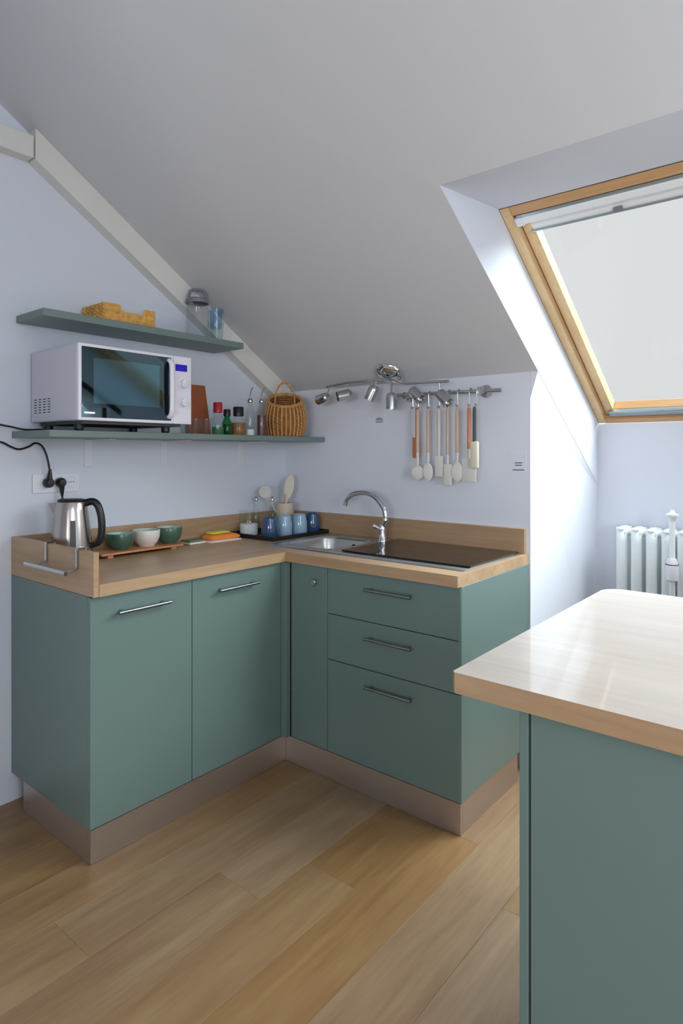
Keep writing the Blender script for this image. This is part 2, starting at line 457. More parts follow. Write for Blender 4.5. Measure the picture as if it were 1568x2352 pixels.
# ------------------------------------------------------------------ roof window (slope frame: u = x, v = down the slope, w = outwards)
ct, st = math.cos(SLOPE), math.sin(SLOPE)
def wpt(u, v, w):   # to world
    return (u, WYT + v * ct + w * st, zw(WYT) - v * st + w * ct)
WL = (WYB - WYT) / ct
def wbox(u0, u1, v0, v1, w0, w1, bev=0.0):
    bm = B(u0, u1, v0, v1, w0, w1, bev=bev, seg=2)
    for v in bm.verts: v.co = Vector(wpt(*v.co))
    return bm
def roof_window(name, xa, xb, detail=True):
    root = bpy.data.objects.new(name, None); link(root)
    root.location = wpt(xa, 0, 0); root['kind'] = 'structure'
    off = root.location.copy()
    e = 0.004
    def part(nm, bm, m, parent=root, **k):
        return obj(nm, bm, m, parent, off=off if parent is root else None, **k)
    F = 0.040
    # outer frame
    part('frame_side', wbox(xa + e, xa + F, e, WL - e, 0.0, 0.085, 0.003), 'pine')
    part('frame_side', wbox(xb - F, xb - e, e, WL - e, 0.0, 0.085, 0.003), 'pine')
    part('frame_top', wbox(xa + F, xb - F, e, 0.045, 0.0, 0.085, 0.003), 'pine_x')
    part('frame_bottom', wbox(xa + F, xb - F, WL - 0.034, WL - e, 0.0, 0.085, 0.003), 'pine_x')
    part('seal', wbox(xa + 0.0005, xa + e, 0.0, WL, 0.001, 0.08), 'trim_grey')
    part('seal', wbox(xa, xb, 0.0005, e, 0.001, 0.08), 'dark_grey')
    # sash
    S = F + 0.045
    part('sash_side', wbox(xa + F + 0.004, xa + S, 0.05, WL - 0.04, 0.03, 0.085, 0.004), 'pine')
    part('sash_side', wbox(xb - S, xb - F - 0.004, 0.05, WL - 0.04, 0.03, 0.085, 0.004), 'pine')
    part('sash_top', wbox(xa + S, xb - S, 0.05, 0.10, 0.03, 0.085, 0.004), 'pine_x')
    part('sash_bottom', wbox(xa + S, xb - S, WL - 0.075, WL - 0.036, 0.035, 0.085, 0.004), 'pine_x')
    part('pane', wbox(xa + S - 0.004, xb - S + 0.004, 0.096, WL - 0.072, 0.055, 0.061), 'glass_pane')
    if detail:
        part('bottom_rail', wbox(xa + S - 0.02, xb - S + 0.02, WL - 0.078, WL - 0.042, 0.012, 0.033, 0.004), 'alu')
        part('ventilation_flap', wbox(xa + F + 0.012, xb - F - 0.012, 0.047, 0.062, 0.0, 0.03, 0.003), 'alu')
    return root
w1 = roof_window('window_1', RX, WX1)
w2 = roof_window('window_2', W2A, W2B, False)  # unseen, assumed window around the added fill lamp

# roller blind, almost fully wound up
bl = thing('roller_blind', 'white roller blind wound up at the top of the roof window', 'blind', wpt(RX + 0.05, 0.08, 0.02))
ob = bl.location.copy()
cas = wbox(RX + 0.05, WX1 - 0.05, 0.058, 0.092, -0.004, 0.028, 0.008)
obj('cassette', cas, 'blind_white', bl, off=ob)
obj('end_cap', wbox(RX + 0.042, RX + 0.075, 0.058, 0.094, -0.008, 0.028, 0.006), 'white_plastic', bl, off=ob)
obj('fabric', wbox(RX + 0.085, WX1 - 0.085, 0.09, 0.142, 0.020, 0.0215), 'blind_white', bl, off=ob)
rl = obj('pull_bar', wbox(RX + 0.075, WX1 - 0.075, 0.138, 0.146, 0.014, 0.026, 0.002), 'alu', bl, off=ob)
obj('pull_tab', wbox(1.832, 1.862, 0.122, 0.139, 0.010, 0.020, 0.002), 'lid_grey', bl, off=ob)

# ------------------------------------------------------------------ fitted kitchen
HT, TH = 0.90, 0.040      # worktop top / thickness
LA, LB = 1.4702, 1.4229
DC, DF = 0.6025, 0.5815
HP = 0.112
# L-shaped worktop with end board and upstands
wt = thing('worktop', 'L-shaped oak effect worktop with upstand over the green corner cabinets', 'worktop', (0, 0, HT))
ow = wt.location.copy()
SINKHOLE = [(0.41, -0.05), (1.375, -0.05), (1.375, -0.49), (0.41, -0.49)]
topA = pz([(0.0, -DC), (DC, -DC), (DC, -LA + 0.020), (0.0, -LA + 0.020)], HT - TH, HT)
obj('worktop_slab', bevel_all(topA, 0.002, 1), 'oak_y', wt, off=ow)
topB = pz([(0.0, 0.0), (LB, 0.0), (LB, -DC), (DC, -DC), (0.0, -DC)], HT - TH, HT, holes=[SINKHOLE])
obj('worktop_slab', topB, 'oak_x', wt, off=ow)
BSH = 0.105
obj('upstand', B(0.0, 0.016, -LA + 0.020, 0.0, HT, HT + BSH, bev=0.0015, seg=1), 'oak_y', wt, off=ow)
obj('upstand', B(0.016, LB - 0.012, -0.016, 0.0, HT, HT + BSH, bev=0.0015, seg=1), 'oak_x', wt, off=ow)
obj('end_board', B(0.0, DC, -LA, -LA + 0.0195, HT - TH, HT + BSH, bev=0.002, seg=1), 'oak_x', wt, off=ow)

def bar_handle(name, p0, p1, out, parent, off, r=0.006, inset=0.02, mat='handle_steel'):
    """round bar on two posts; p0,p1 ends of bar on the door surface, out = vector to the bar"""
    p0, p1, out = Vector(p0), Vector(p1), Vector(out)
    bm = bmesh.new()
    cyl(bm, p0 + out, p1 + out, r, 14)
    d = (p1 - p0).normalized()
    for q in (p0 + d * inset, p1 - d * inset): cyl(bm, q - out.normalized() * 0.0, q + out, r * 0.8, 12)
    return obj(name, bm, mat, parent, off=off, smooth=True)

CT = HT - TH              # top of carcasses
def door(name, bm, parent, off): return obj(name, bm, 'green', parent, off=off)
# left run: two doors and an end panel
cb = thing('base_cabinet', 'sage green base cabinet with two doors below the microwave shelf', 'cabinet', (0.3, -1.04, 0))
oc = cb.location.copy()
bm = bmesh.new()
box(bm, 0.01, DF - 0.021, -LA + 0.022, -0.62, HP, HP + 0.016)
box(bm, 0.01, 0.02, -LA + 0.022, -0.62, HP + 0.016, CT - 0.002)
obj('carcass', bm, 'green', cb, off=oc)
obj('side_panel', B(0.003, DF - 0.020, -LA, -LA + 0.02, HP, CT - 0.0005, bev=0.001, seg=1), 'green', cb, off=oc)
d1 = door('door', B(DF - 0.019, DF, -LA, -1.0735, HP, CT - 0.003, bev=0.0012, seg=1), cb, oc)
d2 = door('door', B(DF - 0.019, DF, -1.0705, -0.6125, HP, CT - 0.003, bev=0.0012, seg=1), cb, oc)
bar_handle('handle', (DF, -1.385, 0.797), (DF, -1.183, 0.797), (0.028, 0, 0), d1, oc)
bar_handle('handle', (DF, -0.963, 0.797), (DF, -0.760, 0.797), (0.028, 0, 0), d2, oc)
obj('plinth_board', B(DF - 0.017, DF - 0.001, -LA + 0.002, -DF, 0.001, HP - 0.002), 'plinth_metal_y', cb, off=oc)
obj('plinth_board', B(0.10, DF - 0.018, -LA + 0.002, -LA + 0.016, 0.001, HP - 0.002), 'plinth_metal', cb, off=oc)
# corner filler and narrow door
cc = thing('corner_cabinet', 'narrow sage green corner cabinet door with small round knob', 'cabinet', (0.70, -0.40, 0))
oc = cc.location.copy()
bm = bmesh.new()
box(bm, 0.625, 0.635, -DF + 0.022, -0.02, HP, 0.70)
box(bm, 0.625, 0.815, -DF + 0.022, -0.02, HP - 0.012, HP)
obj('carcass', bm, 'green', cc, off=oc)
obj('filler_post', B(DF - 0.006, 0.6105, -0.6095, -DF - 0.0015, HP, CT - 0.003, bev=0.001, seg=1), 'green', cc, off=oc)
d3 = door('door', B(0.6135, 0.8155, -DF, -DF + 0.019, HP, CT - 0.003, bev=0.0012, seg=1), cc, oc)
kb = L_([(0, 0), (0.006, 0), (0.006, 0.012), (0.013, 0.016), (0.0145, 0.021), (0.012, 0.025), (0, 0.026)], 24)
bmesh.ops.rotate(kb, verts=kb.verts, cent=(0, 0, 0), matrix=Matrix.Rotation(PI / 2, 3, 'X'))
bmesh.ops.translate(kb, verts=kb.verts, vec=(0.757, -DF, 0.790))
obj('knob', kb, 'chrome_soft', d3, off=oc, smooth=True)
obj('plinth_board', B(DF - 0.001, 0.8164, -DF + 0.001, -DF + 0.017, 0.001, HP - 0.002), 'plinth_metal', cc, off=oc)
# drawers
cd = thing('drawer_cabinet', 'sage green cabinet with three drawers under the black hob', 'cabinet', (1.12, -0.30, 0))
oc = cd.location.copy()
bm = bmesh.new()
box(bm, 0.83, LB - 0.02, -DF + 0.022, -0.02, HP, HP + 0.016)
box(bm, 0.8195, 0.829, -DF + 0.022, -0.02, HP, 0.70)
box(bm, 0.83, LB - 0.02, -0.02, -0.01, HP, 0.70)
obj('carcass', bm, 'green', cd, off=oc)
obj('end_panel', B(LB - 0.0155, LB + 0.0015, -DF + 0.004, -0.002, HP, CT - 0.0005, bev=0.001, seg=1), 'green', cd, off=oc)
ZD = [(0.6725, CT - 0.004), (0.4875, 0.6695), (HP, 0.4845)]
HZ = [0.799, 0.612, 0.426]
for (z0, z1), hz in zip(ZD, HZ):
    d = obj('drawer_front', B(0.8185, LB - 0.0005, -DF, -DF + 0.019, z0, z1, bev=0.0012, seg=1), 'green', cd, off=oc)
    bar_handle('handle', (1.024, -DF, hz), (1.236, -DF, hz), (0, -0.028, 0), d, oc)
obj('plinth_board', B(0.8168, LB - 0.001, -DF + 0.001, -DF + 0.017, 0.001, HP - 0.002), 'plinth_metal', cd, off=oc)
obj('plinth_board', B(LB - 0.015, LB - 0.001, -DF + 0.018, -0.11, 0.001, HP - 0.002), 'plinth_metal_y', cd, off=oc)
for z in (0.671, 0.486):
    obj('seam', B(0.82, LB - 0.018, -DF + 0.012, -DF + 0.0195, z - 0.003, z + 0.003), 'seam_black', cd, off=oc)
for xs in (0.8170,):
    obj('seam', B(xs - 0.0010, xs + 0.0012, -DF + 0.012, -DF + 0.0195, HP, CT - 0.004), 'seam_black', cd, off=oc)

# ------------------------------------------------------------------ sink with basin
sk = thing('sink', 'stainless steel inset sink with rounded basin in the worktop', 'sink', (0.6, -0.27, HT))
osk = sk.location.copy()
SX0, SX1, SY0, SY1 = 0.385, 1.402, -0.515, -0.022
bx0, bx1, by0, by1 = 0.430, 0.730, -0.455, -0.12
bm = bmesh.new()
# raised steel plate: outer rim -> flat -> basin
def ring(pts, z): return [bm.verts.new((p[0], p[1], z)) for p in pts]
N6 = 6
outer0 = rrect(SX0, SX1, SY0, SY1, 0.012, N6); outer1 = rrect(SX0 + 0.006, SX1 - 0.006, SY0 + 0.006, SY1 - 0.006, 0.010, N6)
inn = [(rrect(bx0 + d, bx1 - d, by0 + d, by1 - d, max(0.02, 0.075 - d * 0.7), N6), z) for d, z in ((0, 0.004), (0.004, 0.001), (0.008, -0.008), (0.016, -0.07), (0.024, -0.115), (0.045, -0.136), (0.09, -0.141))]
ro0 = ring(outer0, HT + 0.0008); ro1 = ring(outer1, HT + 0.004)
rin = [ring(p, HT + z) for p, z in inn]
def bridge(a, b):
    n = len(a)
    for i in range(n):
        j = (i + 1) % n
        bm.faces.new((a[i], a[j], b[j], b[i]))
bridge(ro0, ro1)
bridge(ro1, rin[0])
for a, b in zip(rin[:-1], rin[1:]): bridge(a, b)
bm.faces.new(rin[-1])
plate = obj('basin_plate', bm, 'steel_x', sk, off=osk, smooth=True)
ov = L_([(0.0, 0.0), (0.009, 0.0), (0.010, 0.002), (0.013, 0.003), (0.014, 0.0)], 20)
bmesh.ops.rotate(ov, verts=ov.verts, cent=(0, 0, 0), matrix=Matrix.Rotation(PI / 2, 3, 'X') )
bmesh.ops.translate(ov, verts=ov.verts, vec=(0.60, by1 - 0.0125, HT - 0.035))
obj('overflow', ov, 'seam_black', sk, off=osk)
obj('drain', L_([(0, 0.004), (0.012, 0.004), (0.02, 0.002), (0.04, 0.003), (0.045, 0.0)], 24, (0.59, -0.29, HT - 0.141)), 'chrome', sk, off=osk, smooth=True)
# hob
hb = thing('hob', 'black glass hob plate set in steel beside the sink', 'hob', (1.09, -0.24, HT + 0.004))
oh = hb.location.copy()
gl = pz(rrect(0.793, 1.392, -0.458, -0.030, 0.006, 3), HT + 0.0048, HT + 0.011)
obj('glass_top', bevel_all(gl, 0.0012, 1), 'hob_glass', hb, off=oh)
obj('side_trim', B(0.789, 0.7925, -0.456, -0.032, HT + 0.0048, HT + 0.0112), 'chrome_soft', hb, off=oh)
# faucet
fc = thing('faucet', 'chrome mixer tap with curved spout over the sink', 'faucet', (0.764, -0.125, HT + 0.004))
of = fc.location.copy(); fx, fy, fz = of
obj('base', L_([(0, 0.0), (0.0215, 0.0), (0.022, 0.008), (0.018, 0.014), (0.0165, 0.05), (0.018, 0.072), (0.0145, 0.084), (0.0, 0.087)], 28, of), 'chrome', fc, off=of, smooth=True)
sp = curve([(fx, fy, fz + 0.06), (fx + 0.010, fy, fz + 0.085), (fx + 0.018, fy, fz + 0.11), (fx + 0.016, fy, fz + 0.135), (fx + 0.004, fy, fz + 0.165), (fx - 0.040, fy, fz + 0.208), (fx - 0.10, fy, fz + 0.226), (fx - 0.165, fy, fz + 0.219), (fx - 0.212, fy, fz + 0.192), (fx - 0.224, fy, fz + 0.160)], 7)
obj('spout', Tb(sp, [0.0135] * 14 + [0.0115] * (len(sp) - 14), 16), 'chrome', fc, off=of, smooth=True)
lv = bmesh.new()
tube(lv, curve([(fx, fy - 0.012, fz + 0.062), (fx - 0.016, fy - 0.022, fz + 0.070), (fx - 0.034, fy - 0.030, fz + 0.078)], 5), [0.012, 0.012, 0.011, 0.010, 0.009, 0.009, 0.010, 0.011, 0.012, 0.012, 0.010], 14)
obj('lever', lv, 'chrome', fc, off=of, smooth=True)

# ------------------------------------------------------------------ peninsula
PX0, PY0, PY1 = 1.867, -1.43, -0.455
pw = [(PX0 + 0.006, PY0), (3.4, PY0), (3.4, PY1)] + [(PX0 + 0.06 + 0.06 * math.cos(a), PY1 - 0.06 + 0.06 * math.sin(a)) for a in [PI / 2 + k * PI / 16 for k in range(9)]] + [(PX0, PY0 + 0.006)]
pt = pz(pw, HT - TH, HT)
bevel_all(pt, 0.002, 2); bmesh.ops.recalc_face_normals(pt, faces=pt.faces)
for f in pt.faces: f.material_index = 0 if f.normal.z > 0.5 else 1  # upper face takes the glare-washed oak, edges the plain oak
tp = obj('peninsula_worktop', pt, ['oak_top_glare', 'oak_x'])
tag(tp, 'oak effect worktop of the peninsula, top painted paler for window glare, in the right foreground', 'worktop')
pc = thing('peninsula_cabinet', 'sage green peninsula cabinet below the foreground worktop', 'cabinet', (2.6, -0.98, 0))
op = pc.location.copy()
obj('end_panel', B(1.995, 2.0115, -1.408, -0.60, 0.0, CT - 0.0005, bev=0.001, seg=1), 'green', pc, off=op)
obj('back_panel', B(2.0150, 3.38, -1.405, -1.387, 0.0, CT - 0.0005, bev=0.001, seg=1), 'green', pc, off=op)
obj('carcass', B(2.012, 3.38, -1.386, -0.60, 0.02, CT - 0.001), 'seam_black', pc, off=op)

# ------------------------------------------------------------------ radiator in the niche
rd = thing('radiator', 'white column radiator under the roof window behind the peninsula', 'radiator', (1.95, 0.68, 0.10))
orr = rd.location.copy()
sec = bmesh.new()
for yy in (0.640, 0.720):
    tube(sec, curve([(0, yy, 0.14), (0, yy, 0.20), (0, yy, 0.90), (0, yy, 0.955)], 3), 0.0245, 14, flat=0.8)
for zz in (0.13, 0.945):
    tube(sec, [(0, 0.625, zz), (0, 0.64, zz), (0, 0.72, zz), (0, 0.735, zz)], [0.020, 0.0265, 0.0265, 0.020], 16)
bmesh.ops.recalc_face_normals(sec, faces=sec.faces)
bmesh.ops.translate(sec, verts=sec.verts, vec=(0, -orr.y, -orr.z))
sme = bpy.data.meshes.new('section'); sec.to_mesh(sme); sec.free(); sme.materials.append(MATS['radiator_white'])
for p in sme.polygons: p.use_smooth = True
for k in range(9):
    o = bpy.data.objects.new('section', sme); o.location = (1.614 + 0.0655 * k - orr.x, 0, 0); link(o, rd)
for zz in (0.13, 0.945):
    obj('connector', Tb([(1.60, 0.68, zz), (2.15, 0.68, zz)], 0.018, 12), 'radiator_white', rd, off=orr, smooth=True)
obj('foot', B(1.60, 1.63, 0.62, 0.74, 0.0, 0.12), 'radiator_white', rd, off=orr)
obj('foot', B(2.12, 2.15, 0.62, 0.74, 0.0, 0.12), 'radiator_white', rd, off=orr)
pp = bmesh.new()
cyl(pp, (1.842, 0.585, 0.0), (1.842, 0.585, 1.045), 0.0125, 14)
pipe = obj('riser_pipe', pp, 'radiator_white', rd, off=orr, smooth=True)
obj('pipe_cap', L_([(0.0125, -0.03), (0.017, -0.012), (0.027, -0.004), (0.027, 0.004), (0.012, 0.008), (0.009, 0.02), (0, 0.022)], 20, (1.842, 0.585, 1.045)), 'radiator_white', rd, off=orr, smooth=True)
vm = bmesh.new()
lathe(vm, [(0, -0.05), (0.020, -0.05), (0.026, -0.044), (0.027, 0.0), (0.024, 0.030), (0.018, 0.05), (0, 0.052)], 24, (1.842, 0.583, 0.80))
val = obj('thermostat_valve', vm, 'white_plastic', rd, off=orr, smooth=True)
obj('scale_ring', L_([(0.0272, 0.022), (0.0276, 0.024), (0.0272, 0.026)], 24, (1.842, 0.583, 0.80)), 'dark_grey', val, off=orr)

# ------------------------------------------------------------------ shelves
def bracket(y, zt, parent, off, dep):
    bm = bmesh.new()
    box(bm, 0.0005, 0.006, y - 0.018, y + 0.018, zt - 0.115, zt, bev=0.0015, seg=1)
    box(bm, 0.006, dep, y - 0.014, y + 0.014, zt - 0.005, zt - 0.0005)
    return obj('bracket', bm, 'white_bracket', parent, off=off)
ZS1, ZS2 = 1.404, 1.845
s1 = thing('wall_shelf', 'lower sage green wall shelf carrying the microwave and basket', 'shelf', (0, -0.74, ZS1))
obj('board', B(0.001, 0.303, -1.468, -0.002, ZS1 - 0.025, ZS1, bev=0.0015, seg=1), 'shelf_green', s1, off=s1.location)
for y in (-1.163, -0.795, -0.325): bracket(y, ZS1 - 0.0255, s1, s1.location, 0.19)
s2 = thing('wall_shelf', 'upper sage green wall shelf below the sloping rafter', 'shelf', (0, -0.98, ZS2))
obj('board', B(0.0615 - 0.06, 0.222, -1.452, -0.50, ZS2 - 0.028, ZS2, bev=0.0015, seg=1), 'shelf_green', s2, off=s2.location)

# ------------------------------------------------------------------ microwave
mw = thing('microwave', 'white microwave oven with dark glass door on the lower shelf', 'microwave', (0.19, -1.16, ZS1))
om = mw.location.copy()
MX0, MX1, MY0, MY1, MZ0, MZ1 = 0.012, 0.362, -1.402, -0.922, 1.438, 1.710
obj('case', B(MX0, MX1, MY0, MY1, MZ0, MZ1, bev=0.006), 'microwave_case', mw, off=om)
dr = obj('door', B(MX1 + 0.001, MX1 + 0.016, MY0, -1.009, MZ0, MZ1, bev=0.003), 'white_plastic', mw, off=om)
obj('door_glass', B(MX1 + 0.0155, MX1 + 0.0175, -1.391, -1.020, 1.449, 1.699, bev=0.0008, seg=1), 'door_glass', dr, off=om)
obj('door_window', B(MX1 + 0.0172, MX1 + 0.0179, -1.347, -1.074, 1.499, 1.662), 'door_mesh', dr, off=om)
hd = bmesh.new()
tube(hd, curve([(MX1 + 0.017, -1.030, 1.463), (MX1 + 0.034, -1.030, 1.478), (MX1 + 0.038, -1.030, 1.52), (MX1 + 0.038, -1.030, 1.628), (MX1 + 0.034, -1.030, 1.672), (MX1 + 0.017, -1.030, 1.688)], 4), 0.0115, 12, flat=0.7)
obj('door_handle', hd, 'white_plastic', dr, off=om, smooth=True)
cp = obj('control_panel', B(MX1 + 0.001, MX1 + 0.016, -1.0075, MY1, MZ0, MZ1, bev=0.003), 'white_plastic', mw, off=om)
obj('display', B(MX1 + 0.0155, MX1 + 0.0170, -1.000, -0.944, 1.650, 1.677), 'lcd_blue', cp, off=om)
for z in (1.600, 1.525):
    k = L_([(0, 0), (0.021, 0), (0.021, 0.004), (0.0175, 0.006), (0.0165, 0.020), (0.014, 0.022), (0, 0.022)], 28)
    box(k, -0.0022, 0.0022, -0.016, 0.016, 0.021, 0.0245)
    bmesh.ops.rotate(k, verts=k.verts, cent=(0, 0, 0), matrix=Matrix.Rotation(PI / 2, 3, 'Y'))
    bmesh.ops.translate(k, verts=k.verts, vec=(MX1 + 0.016, -0.966, z))
    obj('knob', k, 'white_plastic', cp, off=om, smooth=True)
obj('door_button', B(MX1 + 0.0155, MX1 + 0.0178, -1.002, -0.930, 1.447, 1.482, bev=0.001, seg=1), 'white_plastic', cp, off=om)
obj('badge', B(MX1 + 0.0174, MX1 + 0.0179, -1.382, -1.342, 1.462, 1.468), 'chrome_soft', dr, off=om)
for i in range(4):
    vb = bmesh.new()
    for j in range(6):
        z = 1.472 + j * 0.010; x = 0.042 + i * 0.036
        box(vb, x, x + 0.020, MY0 - 0.0006, MY0 + 0.001, z, z + 0.004)
    obj('vent', vb, 'dark_grey', mw, off=om)
for x in (0.05, 0.285):
    for y in (MY0 + 0.05, MY1 - 0.06):
        obj('foot', L_([(0, 0), (0.014, 0), (0.017, 0.006), (0.017, 0.034), (0, 0.034)], 16, (x, y, ZS1)), 'black_plastic', mw, off=om)
obj('base_pan', B(0.03, 0.345, MY0 + 0.03, MY1 - 0.03, 1.428, 1.4378), 'dark_grey', mw, off=om)
cord = curve([(0.05, -1.34, 1.4095), (0.10, -1.41, 1.4095), (0.09, -1.462, 1.409), (0.05, -1.50, 1.421), (0.03, -1.56, 1.430), (0.03, -1.66, 1.425), (0.028, -1.74, 1.39), (0.026, -1.70, 1.352), (0.022, -1.60, 1.353), (0.014, -1.52, 1.364), (0.012, -1.475, 1.345), (0.012, -1.445, 1.336), (0.012, -1.41, 1.346), (0.013, -1.385, 1.360), (0.016, -1.362, 1.350), (0.020, -1.347, 1.318), (0.024, -1.338, 1.275), (0.026, -1.334, 1.240)], 7)
pcord = obj('power_cord', Tb(cord, 0.0038, 8), 'black_plastic', mw, off=om, smooth=True)
def plug(y, z, up, parent, off):
    bm = bmesh.new()
    s = 1 if up else -1
    lathe(bm, [(0, 0), (0.0185, 0), (0.0195, 0.006), (0.0185, 0.022), (0.012, 0.030), (0, 0.031)], 24)
    bmesh.ops.rotate(bm, verts=bm.verts, cent=(0, 0, 0), matrix=Matrix.Rotation(PI / 2, 3, 'Y'))
    bmesh.ops.translate(bm, verts=bm.verts, vec=(0.0095, y, z))
    tube(bm, [(0.026, y, z), (0.026, y + 0.002, z + s * 0.028), (0.026, y + 0.003, z + s * 0.055)], [0.013, 0.009, 0.0045], 10)
    return obj('plug', bm, 'black_plastic', parent, off=off, smooth=True)
plug(-1.337, 1.204, True, pcord, om)

# socket strip
so = thing('wall_socket', 'white wall socket strip behind the kettle', 'socket', (0, -1.30, 1.2))
oso = so.location.copy()
obj('plate', B(0.0005, 0.008, -1.392, -1.205, 1.163, 1.240, bev=0.003), 'white_plastic', so, off=oso)
for y in (-1.337, -1.288, -1.239):
    f = L_([(0.0195, 0.0078), (0.021, 0.0095), (0.022, 0.0078)], 24)
    bmesh.ops.rotate(f, verts=f.verts, cent=(0, 0, 0), matrix=Matrix.Rotation(PI / 2, 3, 'Y'))
    bmesh.ops.translate(f, verts=f.verts, vec=(0, y, 1.204))
    ft = obj('socket_face', f, 'white_bracket', so, off=oso)
    hb_ = bmesh.new()
    for dy in (-0.0095, 0, 0.0095): box(hb_, 0.0078, 0.0084, y + dy - 0.002, y + dy + 0.002, 1.202, 1.206)
    obj('contact_hole', hb_, 'seam_black', ft, off=oso)

# ------------------------------------------------------------------ kettle
kx, ky = 0.165, -1.318
kt = thing('kettle', 'brushed steel electric kettle with black handle on the worktop', 'kettle', (kx, ky, HT + 0.0008), 0.0)
kt.rotation_euler.z = -0.85
obj('power_base', L_([(0, 0), (0.078, 0), (0.080, 0.004), (0.080, 0.014), (0.074, 0.020), (0, 0.020)], 40), 'black_plastic', kt, smooth=True)
kp = [(0, 0.021), (0.073, 0.021), (0.076, 0.026), (0.0755, 0.045), (0.072, 0.10), (0.066, 0.155), (0.059, 0.205), (0.055, 0.232), (0.053, 0.236), (0, 0.238)]
kb = obj('body', L_(kp, 48), 'kettle_steel', kt, smooth=True)
obj('lid', L_([(0, 0.238), (0.050, 0.237), (0.0505, 0.242), (0.044, 0.246), (0, 0.248)], 40), 'black_plastic', kt, smooth=True)
# spout on the -y' side, handle on the +y' side (local y axis)
sb = bmesh.new()
a = [sb.verts.new(v) for v in ((-0.026, -0.050, 0.232), (0.026, -0.050, 0.232), (0, -0.090, 0.230), (0, -0.062, 0.178))]
for f in ((0, 1, 2), (0, 2, 3), (1, 3, 2), (0, 3, 1)): sb.faces.new([a[i] for i in f])
obj('spout', bevel_all(sb, 0.003, 2), 'kettle_steel', kt, smooth=True)
hp = curve([(0, 0.045, 0.228), (0, 0.078, 0.236), (0, 0.098, 0.222), (0, 0.110, 0.185), (0, 0.114, 0.14), (0, 0.110, 0.100), (0, 0.098, 0.078), (0, 0.070, 0.066)], 5)
obj('handle', Tb(hp, [0.013] * 5 + [0.0125] * (len(hp) - 10) + [0.010] * 5, 14, flat=1.1), 'black_plastic', kt, smooth=True)
wb = bmesh.new()
for k in range(8):
    z0 = 0.045 + k * 0.0155; z1 = z0 + 0.0155
    def rr(z):
        for (r0, a0), (r1, a1) in zip(kp[3:-1], kp[4:]):
            if a0 <= z <= a1: return r0 + (r1 - r0) * (z - a0) / (a1 - a0)
        return 0.0755
    q = []
    for z in (z0, z1):
        for aa in (-0.14, 0.14):
            r = rr(z) + 0.0012; an = 0.44 + aa
            q.append(wb.verts.new((r * math.cos(an), r * math.sin(an), z)))
    wb.faces.new((q[0], q[1], q[3], q[2]))
bmesh.ops.remove_doubles(wb, verts=wb.verts, dist=1e-5)
obj('water_gauge', wb, 'dark_grey', kt)
kc = [(0.0, 0.0, 0.0)]
ki = kt.matrix_basis.inverted()
kcord = [ki @ Vector(v) for v in curve([(0.026, -1.285, 1.150), (0.028, -1.282, 1.10), (0.034, -1.28, 1.02), (0.05, -1.29, 0.93), (0.07, -1.30, 0.906), (0.088, -1.312, 0.906)], 6)]
kcd = obj('power_cord', Tb(kcord, 0.0038, 8), 'black_plastic', kt, smooth=True)
pl = plug(-1.288, 1.204, False, kt, None)
pl.data.transform(ki)
pl.parent = kcd

# ------------------------------------------------------------------ serving board and bowls
ZT = 0.921
tr = thing('serving_board', 'raised wooden serving board carrying three bowls', 'tray', (0.115, -1.005, HT + 0.0008))
ot = tr.location.copy()
obj('board', B(0.045, 0.182, -1.205, -0.815, ZT - 0.009, ZT, bev=0.002, seg=1), 'tray_wood', tr, off=ot)
for y in (-1.16, -0.86):
    obj('foot', B(0.055, 0.172, y - 0.012, y + 0.012, HT + 0.0008, ZT - 0.0092), 'tray_wood', tr, off=ot)
def bowl(y, label, m, h=0.068, r=0.0575, x=0.113):
    t = thing('bowl', label, 'bowl', (x, y, ZT), group='bowls on the serving board')
    obj('shell', L_([(0, 0.003), (0.026, 0.003), (0.028, 0.0), (0.032, 0.0), (0.034, 0.004), (0.047, 0.018), (0.055, 0.038), (r, h - 0.002), (r - 0.001, h), (r - 0.003, h - 0.001)], 40), m, t, smooth=True)
    obj('inside', L_([(r - 0.003, h - 0.001), (0.050, 0.038), (0.042, 0.021), (0.028, 0.009), (0, 0.007)], 40), 'bowl_inside' if 'green' in label else m, t, smooth=True)
    return t
bowl(-1.082, 'dark green bowl nearest the kettle on the serving board', 'bowl_green')
bowl(-0.958, 'white bowl between two green bowls on the serving board', 'bowl_white', h=0.070)
bowl(-0.843, 'dark green bowl farthest from the kettle on the serving board', 'bowl_green', h=0.072)

